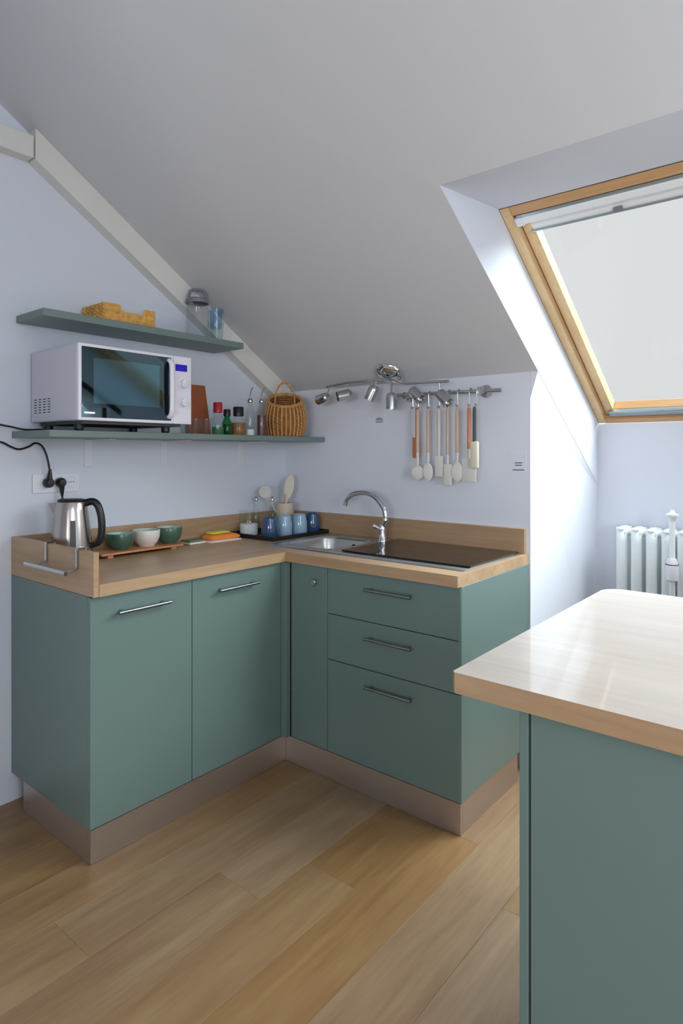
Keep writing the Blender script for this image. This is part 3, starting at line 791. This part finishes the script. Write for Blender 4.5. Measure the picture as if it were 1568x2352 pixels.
# ------------------------------------------------------------------ cloths and sponge
def pad(name, label, cat, cx, cy, w, d, h, z, rz, m, wav=0.004, seed=1):
    rnd = random.Random(seed)
    bm = bmesh.new()
    nx, ny = 14, 10
    top = [[None] * (ny + 1) for _ in range(nx + 1)]; bot = [[None] * (ny + 1) for _ in range(nx + 1)]
    ph = rnd.random() * 6
    for i in range(nx + 1):
        for j in range(ny + 1):
            u = -1 + 2 * i / nx; v = -1 + 2 * j / ny
            k = 1 - 0.12 * (u * u * v * v)
            x = u * w / 2 * k; y = v * d / 2 * k
            e = (1 - abs(u) ** 6) * (1 - abs(v) ** 6)
            zt = h * (0.35 + 0.65 * e) + wav * math.sin(5 * u + ph) * math.cos(4 * v + ph)
            top[i][j] = bm.verts.new((x, y, max(zt, 0.002))); bot[i][j] = bm.verts.new((x, y, 0.0))
    for i in range(nx):
        for j in range(ny):
            bm.faces.new((top[i][j], top[i + 1][j], top[i + 1][j + 1], top[i][j + 1]))
            bm.faces.new((bot[i][j], bot[i][j + 1], bot[i + 1][j + 1], bot[i + 1][j]))
    for i in range(nx):
        bm.faces.new((top[i][0], bot[i][0], bot[i + 1][0], top[i + 1][0]))
        bm.faces.new((top[i][ny], top[i + 1][ny], bot[i + 1][ny], bot[i][ny]))
    for j in range(ny):
        bm.faces.new((top[0][j], top[0][j + 1], bot[0][j + 1], bot[0][j]))
        bm.faces.new((top[nx][j], bot[nx][j], bot[nx][j + 1], top[nx][j + 1]))
    o = obj(name, bm, m, None, smooth=True, loc=(cx, cy, z))
    o.rotation_euler.z = rz
    return tag(o, label, cat)
pad('dish_cloth', 'folded cream dish cloth lying under the orange sponge cloth', 'cloth', 0.105, -0.545, 0.115, 0.20, 0.010, HT + 0.0003, -0.08, 'cloth_white', 0.0008, 2)
pad('dish_cloth', 'bright orange sponge cloth folded on the worktop', 'cloth', 0.100, -0.538, 0.100, 0.185, 0.020, HT + 0.0115, -0.06, 'cloth_orange', 0.002, 3)
pad('dish_cloth', 'yellow sponge cloth lying on top of the orange one', 'cloth', 0.085, -0.545, 0.065, 0.12, 0.008, HT + 0.0338, -0.02, 'cloth_yellow', 0.001, 5)
sg = thing('scourer_sponge', 'small green and white scouring sponge beside the orange cloth', 'sponge', (0.10, -0.702, HT + 0.0008))
obj('sponge_body', B(-0.035, 0.035, -0.045, 0.045, 0.0, 0.010, bev=0.003), 'cloth_white', sg)
obj('scouring_pad', B(-0.035, 0.035, -0.045, 0.045, 0.0102, 0.019, bev=0.003), 'scourer_green', sg)

# ------------------------------------------------------------------ black tray in the corner with mugs, jars and utensil holder
bt = thing('drip_tray', 'black drip tray in the corner holding mugs and jars', 'tray', (0.185, -0.22, HT))
bm = bmesh.new()
TX0, TX1, TY0, TY1 = 0.022, 0.345, -0.425, -0.022
box(bm, TX0, TX1, TY0, TY1, HT, HT + 0.004)
for a in ((TX0, TX1, TY0, TY0 + 0.006), (TX0, TX1, TY1 - 0.006, TY1), (TX0, TX0 + 0.006, TY0 + 0.006, TY1 - 0.006), (TX1 - 0.006, TX1, TY0 + 0.006, TY1 - 0.006)):
    box(bm, a[0], a[1], a[2], a[3], HT + 0.004, HT + 0.020)
obj('tray_body', bm, 'black_tray', bt, off=bt.location)
ZB = HT + 0.0042
def mug(x, y, label, m):
    t = thing('mug', label, 'mug', (x, y, ZB), group='upturned mugs on the black tray')
    obj('mug_body', L_([(0.036, 0.001), (0.0385, 0.0), (0.040, 0.002), (0.0405, 0.050), (0.039, 0.066), (0.034, 0.088), (0.0325, 0.098), (0.030, 0.1), (0, 0.1)], 36), m, t, smooth=True)
    obj('foot_ring', L_([(0.024, 0.1), (0.026, 0.1035), (0.029, 0.1035), (0.031, 0.1)], 36), m, t, smooth=True)
mug(0.265, -0.372, 'navy blue upturned mug at the front corner of the black tray', 'mug_navy')
mug(0.250, -0.255, 'pale blue upturned mug in front of the utensil crock', 'mug_light')
mug(0.272, -0.167, 'pale blue upturned mug next to the darker mug by the sink', 'mug_light')
mug(0.280, -0.078, 'navy blue upturned mug against the upstand behind the sink', 'mug_navy')
cr = thing('utensil_crock', 'cream utensil crock in the corner behind the pale mugs', 'crock', (0.130, -0.130, ZB))
obj('crock_body', L_([(0, 0.0), (0.046, 0.0), (0.049, 0.003), (0.0485, 0.150), (0.0465, 0.152), (0.0445, 0.150), (0.045, 0.006), (0, 0.005)], 36), 'crock', cr, smooth=True)
def spoon_mesh(L, hw, hl, r, thick=0.006):
    """handle along +z from 0..L, oval head of width hw, length hl at the top, facing +x"""
    bm = bmesh.new()
    tube(bm, [(0, 0, 0), (0, 0, L * 0.5), (0, 0, L + 0.01)], [r, r, r * 1.1], 10)
    n = 14; m = 8
    rings = []
    for k in range(m + 1):
        t = k / m; zz = L + hl * t
        w = hw / 2 * math.sqrt(max(0.0, 1 - (2 * t - 1) ** 2)) + 0.001
        if t < 0.5: w = max(w, r * 1.1)
        rings.append([bm.verts.new((thick / 2 * math.sin(2 * PI * j / n) - 0.010 * math.sin(PI * t) * (1 - (math.cos(2 * PI * j / n)) ** 2) * 0.5, w * math.cos(2 * PI * j / n), zz)) for j in range(n)])
    for a, b in zip(rings[:-1], rings[1:]):
        for j in range(n):
            k2 = (j + 1) % n
            bm.faces.new((a[j], a[k2], b[k2], b[j]))
    bm.faces.new(list(reversed(rings[0]))); bm.faces.new(rings[-1])
    return bm
def stand(o, base, tip):
    """orient local +z from base towards tip, local +x kept facing the camera"""
    b, t = Vector(base), Vector(tip)
    z = (t - b).normalized()
    x = (Vector((2.47, -2.5, 1.33)) - b); x = (x - z * x.dot(z)).normalized()
    y = z.cross(x)
    o.matrix_basis = Matrix((x, y, z)).transposed().to_4x4()
    o.location = b
s = obj('ladle', spoon_mesh(0.205, 0.060, 0.075, 0.005), 'silicone_white', smooth=True)
stand(s, (0.112, -0.110, ZB + 0.010), (0.095, -0.285, ZB + 0.272)); tag(s, 'pale ladle leaning out of the crock to the left', 'ladle')
bm = spoon_mesh(0.165, 0.050, 0.135, 0.006, 0.007)
s = obj('spatula', bm, 'spoon_light', smooth=True)
stand(s, (0.135, -0.160, ZB + 0.010), (0.137, -0.090, ZB + 0.295)); tag(s, 'tall light wooden spatula standing in the crock', 'spatula')
for (bx_, by_, tx, ty, tz, lb) in ((0.140, -0.125, 0.130, -0.128, 0.195, 'short wooden spoon handle standing upright in the crock'), (0.130, -0.118, 0.118, -0.098, 0.205, 'reddish wooden utensil handle standing in front of the spatula')):
    s = obj('wooden_spoon', Tb([(0, 0, 0), (0, 0, 0.12), (0, 0, 0.19)], [0.005, 0.006, 0.0075], 10), 'orange_wood' if 'red' in lb else 'spoon_wood', smooth=True)
    stand(s, (bx_, by_, ZB + 0.008), (tx, ty, ZB + tz)); tag(s, lb, 'spoon')
# glass jars
def glass_jar(x, y, r, h, label, neck=None, fill=None, fm='salt_white', stop=True, gm='glass_clear', z=ZB):
    t = thing('glass_jar', label, 'jar', (x, y, z))
    nr = neck or r * 0.98; 
    obj('glass_body', L_([(0, 0), (r * 0.94, 0), (r, 0.004), (r, h * 0.70), (nr, h * 0.84), (nr, h)], 28), gm, t, smooth=True)
    if fill: obj('contents', L_([(0, 0.002), (r * 0.93, 0.002), (r * 0.95, 0.006), (r * 0.95, fill), (0, fill + 0.003)], 24), fm, t, smooth=True)
    if stop: obj('stopper', L_([(0, h + 0.002), (nr * 0.9, h + 0.001), (nr * 1.05, h + 0.006), (nr * 0.7, h + 0.018), (nr * 0.4, h + 0.024), (0, h + 0.025)], 20), 'chrome_soft', t, smooth=True)
    return t
glass_jar(0.085, -0.345, 0.048, 0.125, 'wide clear glass jar half filled with white salt on the black tray', fill=0.055, stop=False)
glass_jar(0.057, -0.268, 0.020, 0.165, 'slim glass bottle with steel stopper just behind the salt jar', neck=0.011)
glass_jar(0.132, -0.224, 0.022, 0.165, 'slim glass bottle with steel stopper beside the utensil crock', neck=0.011)

# ------------------------------------------------------------------ towel rail hooked over the end board
hr = thing('hanging_rail', 'steel towel rail hooked over the end board of the worktop', 'rail', (0.36, -1.49, 1.006))
oh2 = hr.location.copy()
yb = -LA
for x in (0.287, 0.500):
    bm = bmesh.new()
    zt = HT + BSH
    prof = [(-LA + 0.0245, zt - 0.03), (-LA + 0.0245, zt + 0.0035), (-LA - 0.004, zt + 0.0035), (-LA - 0.004, zt - 0.062), (-LA - 0.045, zt - 0.070)]
    for (y0, z0), (y1, z1) in zip(prof[:-1], prof[1:]):
        tube(bm, [(x, y0, z0), (x, y1, z1)], 0.0042, 6, flat=1.0)
    for v in bm.verts: v.co.x = x + (v.co.x - x) * 2.0
    obj('hook', bm, 'dark_grey' if False else 'chrome_soft', hr, off=oh2)
obj('bar', Tb([(0.225, -LA - 0.046, HT + BSH - 0.071), (0.515, -LA - 0.046, HT + BSH - 0.071)], 0.0075, 14), 'chrome_soft', hr, off=oh2, smooth=True)

# ------------------------------------------------------------------ things on the upper shelf
def woven_rect(t, x0, x1, y0, y1, z0, rows, prof, rad, m):
    """rectangular wicker wall: rows of weaving strands following a top profile"""
    bm = bmesh.new()
    per = rrect(x0, x1, y0, y1, 0.015, 3)
    pts = []
    n = len(per)
    for i in range(n):
        a = Vector(per[i]); b = Vector(per[(i + 1) % n]); L = (b - a).length; k = max(1, int(L / 0.007))
        for q in range(k): pts.append(a + (b - a) * q / k)
    cx, cy = (x0 + x1) / 2, (y0 + y1) / 2
    N = len(pts)
    for r in range(rows):
        ring_ = []
        for i, p in enumerate(pts):
            hmax = prof(p.x, p.y)
            z = z0 + rad + (hmax - 2 * rad) * r / (rows - 1)
            nrm = (pts[(i + 1) % N] - pts[i - 1]).normalized(); nrm = Vector((nrm.y, -nrm.x))
            o_ = 0.0022 * math.sin(i * PI / 2 + r * PI)
            q = p + nrm * o_
            ring_.append((q.x, q.y, z))
        tube(bm, ring_, rad, 6, closed=True)
    obj('woven_side', bm, m, t, smooth=True)
wk = thing('wicker_tray', 'rectangular golden wicker tray with dipped sides on the upper shelf', 'basket', (0.12, -1.09, ZS2))
def tprof(x, y):
    u = abs(y + 0.096) / 0.115
    dip = 0.072 if u > 0.60 else (0.045 + 0.027 * max(0, (u - 0.45) / 0.15))
    return dip
LX0, LX1, LY0, LY1 = 0.03 - 0.12, 0.205 - 0.12, -1.205 + 1.09, -0.975 + 1.09
woven_rect(wk, LX0, LX1, LY0, LY1, 0.0, 9, lambda x, y: 0.070 - 0.026 * (1 if (-0.045 < y < 0.062) else 0) if x > 0.06 or x < -0.06 else 0.070, 0.0045, 'wicker_pale')
obj('woven_base', B(LX0 + 0.003, LX1 - 0.003, LY0 + 0.003, LY1 - 0.003, 0.001, 0.008), 'wicker_pale', wk)
jr = thing('storage_jar', 'clear ribbed storage jar with grey handled lid on the upper shelf', 'jar', (0.11, -0.686, ZS2))
jp = [(0, 0), (0.046, 0), (0.050, 0.004)]
for k in range(8): jp += [(0.051, 0.010 + k * 0.018), (0.0495, 0.019 + k * 0.018)]
jp += [(0.050, 0.165), (0.046, 0.178)]
obj('jar_body', L_(jp, 36), 'plastic_clear', jr, smooth=True)
ld = obj('lid', L_([(0.0475, 0.170), (0.052, 0.170), (0.052, 0.186), (0.046, 0.192), (0, 0.193)], 36), 'lid_grey', jr, smooth=True)
hpts = curve([(0, -0.040, 0.190), (0, -0.034, 0.222), (0, -0.020, 0.234), (0, 0.020, 0.234), (0, 0.034, 0.222), (0, 0.040, 0.190)], 5)
hdl = obj('lid_handle', Tb(hpts, 0.0065, 10), 'lid_grey', ld, smooth=True)
hdl.rotation_euler.z = -0.65
def tumbler(x, y, z, r0, r1, h, m, label, group=None):
    o = obj('drinking_glass', L_([(0, 0.005), (r0 * 0.86, 0.005), (r1 * 0.93, h - 0.001), (r1, h), (r0, 0.003), (r0 * 0.9, 0), (0, 0)], 28), m, smooth=True, loc=(x, y, z))
    return tag(o, label, 'glass', group)
tumbler(0.105, -0.572, ZS2, 0.030, 0.037, 0.105, 'glass_clear', 'clear tumbler standing beside the lidded jar on the upper shelf')
tumbler(0.105, -0.572, ZS2 + 0.070, 0.026, 0.0335, 0.095, 'glass_blue', 'pale blue tumbler nested in the clear one on the upper shelf')

# ------------------------------------------------------------------ things on the lower shelf
bm = py([(-0.072, 0), (0.060, 0), (0.040, 0.240), (-0.062, 0.240)], -0.006, 0.006)
bmesh.ops.rotate(bm, verts=bm.verts, cent=(0, 0, 0), matrix=Matrix.Rotation(PI / 2, 3, 'Z'))
cbd = obj('chopping_board', bevel_all(bm, 0.0025, 2), 'board_brown', loc=(0.046, -0.620, ZS1 + 0.002))
cbd.rotation_euler = (0, -0.10, 0)
tag(cbd, 'brown wooden chopping board leaning on the wall beside the microwave', 'chopping board')
for y, lb in ((-0.855, 'small clear shot glass closest to the microwave'), (-0.800, 'small clear shot glass in the middle of three'), (-0.742, 'small clear shot glass nearest the spice bottles')):
    tumbler(0.245, y, ZS1, 0.019, 0.023, 0.068, 'glass_clear', lb, 'shot glasses on the lower shelf')
def spice(x, y, r, h, label, gm, cm, fill, fm, ch=0.030):
    t = thing('spice_bottle', label, 'bottle', (x, y, ZS1))
    obj('glass_body', L_([(0, 0), (r * 0.93, 0), (r, 0.004), (r, h * 0.62), (r * 0.62, h * 0.82), (r * 0.60, h)], 26), gm, t, smooth=True)
    if fill: obj('contents', L_([(0, 0.002), (r * 0.9, 0.002), (r * 0.93, 0.005), (r * 0.93, fill), (0, fill)], 22), fm, t)
    obj('cap', L_([(r * 0.72, h * 0.93), (r * 0.76, h * 0.94), (r * 0.76, h + ch), (r * 0.68, h + ch + 0.003), (0, h + ch + 0.003)], 24), cm, t, smooth=True)
spice(0.235, -0.668, 0.027, 0.108, 'clear green spice bottle with red cap on the lower shelf', 'glass_clear', 'red_cap', 0.035, 'herb_green', 0.036)
spice(0.215, -0.598, 0.022, 0.095, 'small green glass bottle with black cap next to the red cap', 'glass_green', 'black_plastic', 0.05, 'herb_green', 0.022)
spice(0.215, -0.528, 0.033, 0.098, 'squat spice jar of brown powder with black cap', 'glass_clear', 'black_plastic', 0.060, 'spice_brown', 0.034)
def cruet(x, y, label, fm, fill):
    t = thing('oil_cruet', label, 'bottle', (x, y, ZS1))
    obj('glass_body', L_([(0, 0), (0.021, 0), (0.0225, 0.004), (0.0225, 0.105), (0.018, 0.125), (0.0105, 0.142), (0.0100, 0.165)], 26), 'glass_clear', t, smooth=True)
    obj('contents', L_([(0, 0.002), (0.0205, 0.002), (0.0208, 0.006), (0.0208, fill), (0, fill)], 22), fm, t)
    sp_ = bmesh.new()
    lathe(sp_, [(0.0115, 0.160), (0.0125, 0.163), (0.0125, 0.172), (0.006, 0.180), (0, 0.181)], 18)
    tube(sp_, curve([(0, 0, 0.178), (0, 0.002, 0.200), (0, 0.010, 0.222), (0, 0.020, 0.234)], 4), 0.0032, 8)
    obj('pouring_spout', sp_, 'chrome_soft', t, smooth=True)
cruet(0.225, -0.463, 'glass oil cruet with steel spout next to the brown spice jar', 'salt_white', 0.03)
cruet(0.245, -0.407, 'glass vinegar cruet with steel spout next to the wicker basket', 'vinegar', 0.10)

bk = thing('wicker_basket', 'round brown wicker basket with arched handle on the lower shelf', 'basket', (0.190, -0.190, ZS1))
def brad(t): return 0.080 + 0.026 * math.sin(PI * (0.12 + 0.72 * t)) - 0.006 * t
bm = bmesh.new()
rows = 17; HB = 0.185
for r in range(rows):
    t = r / (rows - 1); R0 = brad(t); z = 0.006 + (HB - 0.012) * t
    pts = []
    for i in range(72):
        a = 2 * PI * i / 72
        R = R0 + 0.0028 * math.sin(a * 18 + r * PI)
        pts.append((R * math.cos(a), R * math.sin(a), z * (1 + 0.21 * math.cos(a - 2.356)) + 0.0012 * math.sin(a * 3 + r)))
    tube(bm, pts, 0.0062, 6, closed=True)
obj('woven_side', bm, 'wicker_dark', bk, smooth=True)
bm = bmesh.new()
for i in range(30):
    a = 2 * PI * (i + 0.5) / 30
    tube(bm, [((brad(t) + 0.0048) * math.cos(a), (brad(t) + 0.0048) * math.sin(a), (0.004 + (HB - 0.004) * t) * (1 + 0.21 * math.cos(a - 2.356))) for t in [k / 8 for k in range(9)]], 0.0046, 6)
obj('stakes', bm, 'wicker', bk, smooth=True)
rim = [((brad(1.0)) * math.cos(2 * PI * i / 60), brad(1.0) * math.sin(2 * PI * i / 60), (HB + 0.003) * (1 + 0.21 * math.cos(2 * PI * i / 60 - 2.356)) + 0.0015 * math.sin(i * 1.57)) for i in range(60)]
obj('rim', Tb(rim, 0.0085, 8, closed=True), 'wicker', bk, smooth=True)
obj('woven_base', L_([(0, 0.002), (0.078, 0.002), (0.078, 0.008), (0, 0.008)], 32), 'wicker', bk)
bm = bmesh.new()
for ph in (0, PI):
    hp_ = []
    for k in range(41):
        t = k / 40; a = PI * t
        hp_.append((0.003 * math.cos(18 * t + ph), -0.048 * math.cos(a) * (1.08 - 0.08 * math.sin(a)) + 0.0, HB - 0.03 + 0.116 * math.sin(a) ** 0.7 + 0.003 * math.sin(18 * t + ph)))
    tube(bm, hp_, 0.0045, 7)
h_ = obj('handle', bm, 'wicker', bk, smooth=True)
h_.rotation_euler.z = -0.78; h_.location = (-0.028, 0.028, 0.014)

# ------------------------------------------------------------------ ceiling spotlight bar
yl = -0.095
sl = thing('spotlight_bar', 'chrome six-head spotlight bar fixed to the sloping ceiling', 'lamp', (0.745, yl, 1.70))
osl = sl.location.copy()
nrm = Vector((0, -st, -ct))
bc = Vector((0.765, -0.065, zc(-0.065) - 0.0008))
dm = L_([(0, 0.0), (0.070, 0.0), (0.0715, 0.004), (0.066, 0.014), (0.050, 0.024), (0.028, 0.030), (0, 0.031)], 40)
q = Vector((0, 0, 1)).rotation_difference(nrm)
bmesh.ops.rotate(dm, verts=dm.verts, cent=(0, 0, 0), matrix=q.to_matrix())
bmesh.ops.translate(dm, verts=dm.verts, vec=bc)
obj('ceiling_rose', dm, 'chrome', sl, off=osl, smooth=True)
J = bc + nrm * 0.034
barL = curve([J, Vector((0.66, -0.115, 1.666)), Vector((0.54, -0.118, 1.664)), Vector((0.415, -0.118, 1.654))], 5)
barR = curve([J, Vector((0.875, -0.115, 1.640)), Vector((0.99, -0.120, 1.636)), Vector((1.115, -0.120, 1.633))], 5)
obj('arm', Tb(barL, 0.0065, 10), 'chrome_soft', sl, off=osl, smooth=True)
obj('arm', Tb(barR, 0.0065, 10), 'chrome_soft', sl, off=osl, smooth=True)
def spot(jp, c, d, L=0.074, r=0.0255):
    """jp: joint on the arm, c: centre of the head, d: its direction"""
    d = Vector(d).normalized(); c = Vector(c); jp = Vector(jp)
    bm = bmesh.new()
    lathe(bm, [(0, -L / 2), (r * 0.55, -L / 2), (r * 0.92, -L / 2 + 0.008), (r, -L / 2 + 0.02), (r, L / 2), (r * 0.9, L / 2), (r * 0.86, L / 2 - 0.012), (0, L / 2 - 0.014)], 24)
    q = Vector((0, 0, 1)).rotation_difference(d)
    bmesh.ops.rotate(bm, verts=bm.verts, cent=(0, 0, 0), matrix=q.to_matrix())
    bmesh.ops.translate(bm, verts=bm.verts, vec=c)
    h = obj('spot_head', bm, 'chrome_soft', sl, off=osl, smooth=True)
    obj('joint', Tb([jp, c - d * L * 0.30], 0.0045, 8), 'chrome_soft', h, off=osl, smooth=True)
yy = -0.12
spot((0.435, yy, 1.652), (0.392, yy, 1.597), (-0.95, 0.1, -0.18))
spot((0.550, yy, 1.660), (0.540, yy - 0.01, 1.604), (-0.55, -0.75, -0.22))
spot((0.715, yy + 0.01, 1.660), (0.700, yy, 1.606), (-0.42, -0.1, -0.9))
spot((0.800, yy + 0.02, 1.655), (0.812, yy, 1.562), (0.02, 0.0, -1.0))
spot((0.940, yy, 1.638), (0.945, yy, 1.585), (0.62, -0.1, -0.55))
spot((1.065, yy, 1.634), (1.088, yy, 1.563), (0.72, -0.15, -0.72))

# ------------------------------------------------------------------ utensil rail with utensils
zr_ = 1.590; yr_ = -0.052
ur = thing('utensil_rail', 'steel utensil rail on the wall above the hob', 'rail', (1.07, yr_, zr_))
our = ur.location.copy()
obj('bar', Tb([(0.80, yr_, zr_ + 0.004), (1.325, yr_, zr_ - 0.004)], 0.0085, 14), 'chrome_soft', ur, off=our, smooth=True)
for x in (0.845, 1.232):
    f = L_([(0, 0.0), (0.027, 0.0), (0.028, 0.004), (0.026, 0.008), (0.013, 0.012), (0.011, 0.046), (0.016, 0.05), (0.016, 0.06), (0, 0.061)], 28)
    bmesh.ops.rotate(f, verts=f.verts, cent=(0, 0, 0), matrix=Matrix.Rotation(PI / 2, 3, 'X'))
    bmesh.ops.translate(f, verts=f.verts, vec=(x, -0.0008, zr_))
    obj('wall_flange', f, 'chrome_soft', ur, off=our, smooth=True)
def hook(x, drop=0.06):
    pts = [(x, yr_ + 0.0105, zr_ - 0.004), (x, yr_ + 0.007, zr_ + 0.010), (x, yr_ - 0.004, zr_ + 0.0125), (x, yr_ - 0.0125, zr_ + 0.003), (x, yr_ - 0.013, zr_ - 0.015),
           (x, yr_ - 0.010, zr_ - drop + 0.012), (x, yr_ - 0.010, zr_ - drop), (x, yr_ - 0.020, zr_ - drop - 0.007), (x, yr_ - 0.028, zr_ - drop + 0.003)]
    obj('hook', Tb(curve(pts, 3), 0.0021, 6), 'chrome_soft', ur, off=our, smooth=True)
UZ = zr_ - 0.075; UY = yr_ - 0.016
def utensil(x, label, cat, L, head, hm='spoon_wood', em='silicone_white', r=0.0075, name=None, split=0.60, dy=0.0):
    """hangs from the rail; local origin at the hook, extends to -z"""
    t = thing(name or 'kitchen_utensil', label, cat, (x, UY + dy, UZ), group='utensils hanging from the rail')
    hz = -L * split
    bm = bmesh.new()
    tube(bm, [(0, 0, 0.004), (0, 0, -0.006), (0, 0, hz)], [r * 0.7, r, r * 1.05], 12)
    obj('handle', bm, hm, t, smooth=True)
    bm = bmesh.new()
    if head == 'spoon' or head == 'ladle' or head == 'slotted':
        w, hl = {'spoon': (0.050, 0.085), 'ladle': (0.064, 0.070), 'slotted': (0.056, 0.090)}[head]
        tube(bm, [(0, 0, hz + 0.004), (0, 0, -L + hl)], [r * 0.95, r * 0.8], 10)
        m_ = 9; n = 16; rings = []
        for k in range(m_ + 1):
            tt = k / m_; zz = -L + hl * (1 - tt)
            wv = max(0.0035, w / 2 * math.sqrt(max(0, 1 - (2 * tt - 1) ** 2)))
            rings.append([bm.verts.new((wv * math.cos(2 * PI * j / n), 0.0035 * math.sin(2 * PI * j / n) - 0.008 * math.sin(PI * tt) * math.sin(PI * j / n) ** 2, zz)) for j in range(n)])
        for a, b in zip(rings[:-1], rings[1:]):
            for j in range(n): bm.faces.new((a[j], a[(j + 1) % n], b[(j + 1) % n], b[j]))
        bm.faces.new(rings[-1]); bm.faces.new(list(reversed(rings[0])))
    elif head == 'turner':
        tube(bm, [(0, 0, hz + 0.004), (0, 0, -L + 0.10)], [r * 0.95, r * 0.7], 10)
        box(bm, -0.034, 0.034, -0.003, 0.003, -L, -L + 0.105, bev=0.0028)
    elif head == 'scraper':
        tube(bm, [(0, 0, hz + 0.004), (0, 0, -L + 0.09)], [r * 0.95, r * 0.8], 10)
        box(bm, -0.020, 0.020, -0.005, 0.005, -L, -L + 0.095, bev=0.0045)
    elif head == 'whisk':
        for k in range(5):
            a = PI * k / 5
            pts = [(0.026 * math.sin(PI * u) ** 0.8 * math.cos(a) * (1 if u <= 1 else 1), 0.026 * math.sin(PI * u) ** 0.8 * math.sin(a), hz - (L * (1 - split)) * u) for u in [j / 12 for j in range(13)]]
            tube(bm, pts, 0.0014, 5)
    elif head == 'brush':
        box(bm, -0.019, 0.019, -0.010, 0.010, -L, hz + 0.003, bev=0.008)
    obj('head', bm, em, t, smooth=True)
    return t
for x in (0.922, 0.978, 1.034, 1.078, 1.126, 1.183, 1.218): hook(x)
utensil(0.922, 'wooden handled white ladle nearest the left flange of the rail', 'ladle', 0.320, 'ladle', name='ladle')
utensil(0.978, 'wooden handled white serving spoon second along the rail', 'spoon', 0.322, 'spoon', name='serving_spoon')
utensil(1.034, 'pale cream handled narrow scraper hanging third along the rail', 'scraper', 0.300, 'scraper', hm='spoon_light', name='scraper', split=0.56)
utensil(1.078, 'wooden handled white spatula reaching lowest on the rail', 'spatula', 0.338, 'scraper', name='spatula')
utensil(1.126, 'wooden handled white slotted spoon hanging right of the lowest spatula', 'spoon', 0.322, 'slotted', name='slotted_spoon')
utensil(1.183, 'golden wooden handled white turner hanging by the right flange', 'turner', 0.320, 'turner', hm='orange_wood', name='turner', split=0.55)
utensil(1.218, 'dark handled cream brush hanging rightmost on the rail', 'brush', 0.260, 'brush', hm='dark_grey', em='cream_plastic', name='basting_brush', dy=-0.016, split=0.56)
bm = bmesh.new()
box(bm, -0.019, 0.019, -0.004, 0.004, -0.235, -0.140, bev=0.003); tube(bm, [(0, 0, 0.0), (0, 0, -0.14)], 0.0042, 8)
o = obj('wooden_paddle', bm, 'orange_wood', smooth=True, loc=(0.893, yr_ + 0.016, UZ + 0.018)); hook(0.893, 0.058)
tag(o, 'small orange-brown wooden paddle hanging leftmost on the rail', 'paddle')

# ------------------------------------------------------------------ notices on the wall
def notice(x0, x1, z0, z1, lines, label):
    t = thing('notice', label, 'notice', ((x0 + x1) / 2, 0, z0))
    on = t.location.copy()
    obj('sheet', B(x0, x1, -0.0015, -0.0003, z0, z1), 'paper', t, off=on)
    for z, w in lines:
        cx = (x0 + x1) / 2
        obj('text_line', B(cx - w / 2, cx + w / 2, -0.0019, -0.0015, z - 0.002, z + 0.002), 'ink', t, off=on)
notice(0.625, 0.688, 1.462, 1.545, ((1.492, 0.034), (1.484, 0.044), (1.474, 0.046)), 'small white paper notice on the wall below the spotlights')
notice(1.345, 1.412, 1.240, 1.335, ((1.280, 0.034), (1.270, 0.030), (1.250, 0.05)), 'small white paper notice at the right end of the wall')
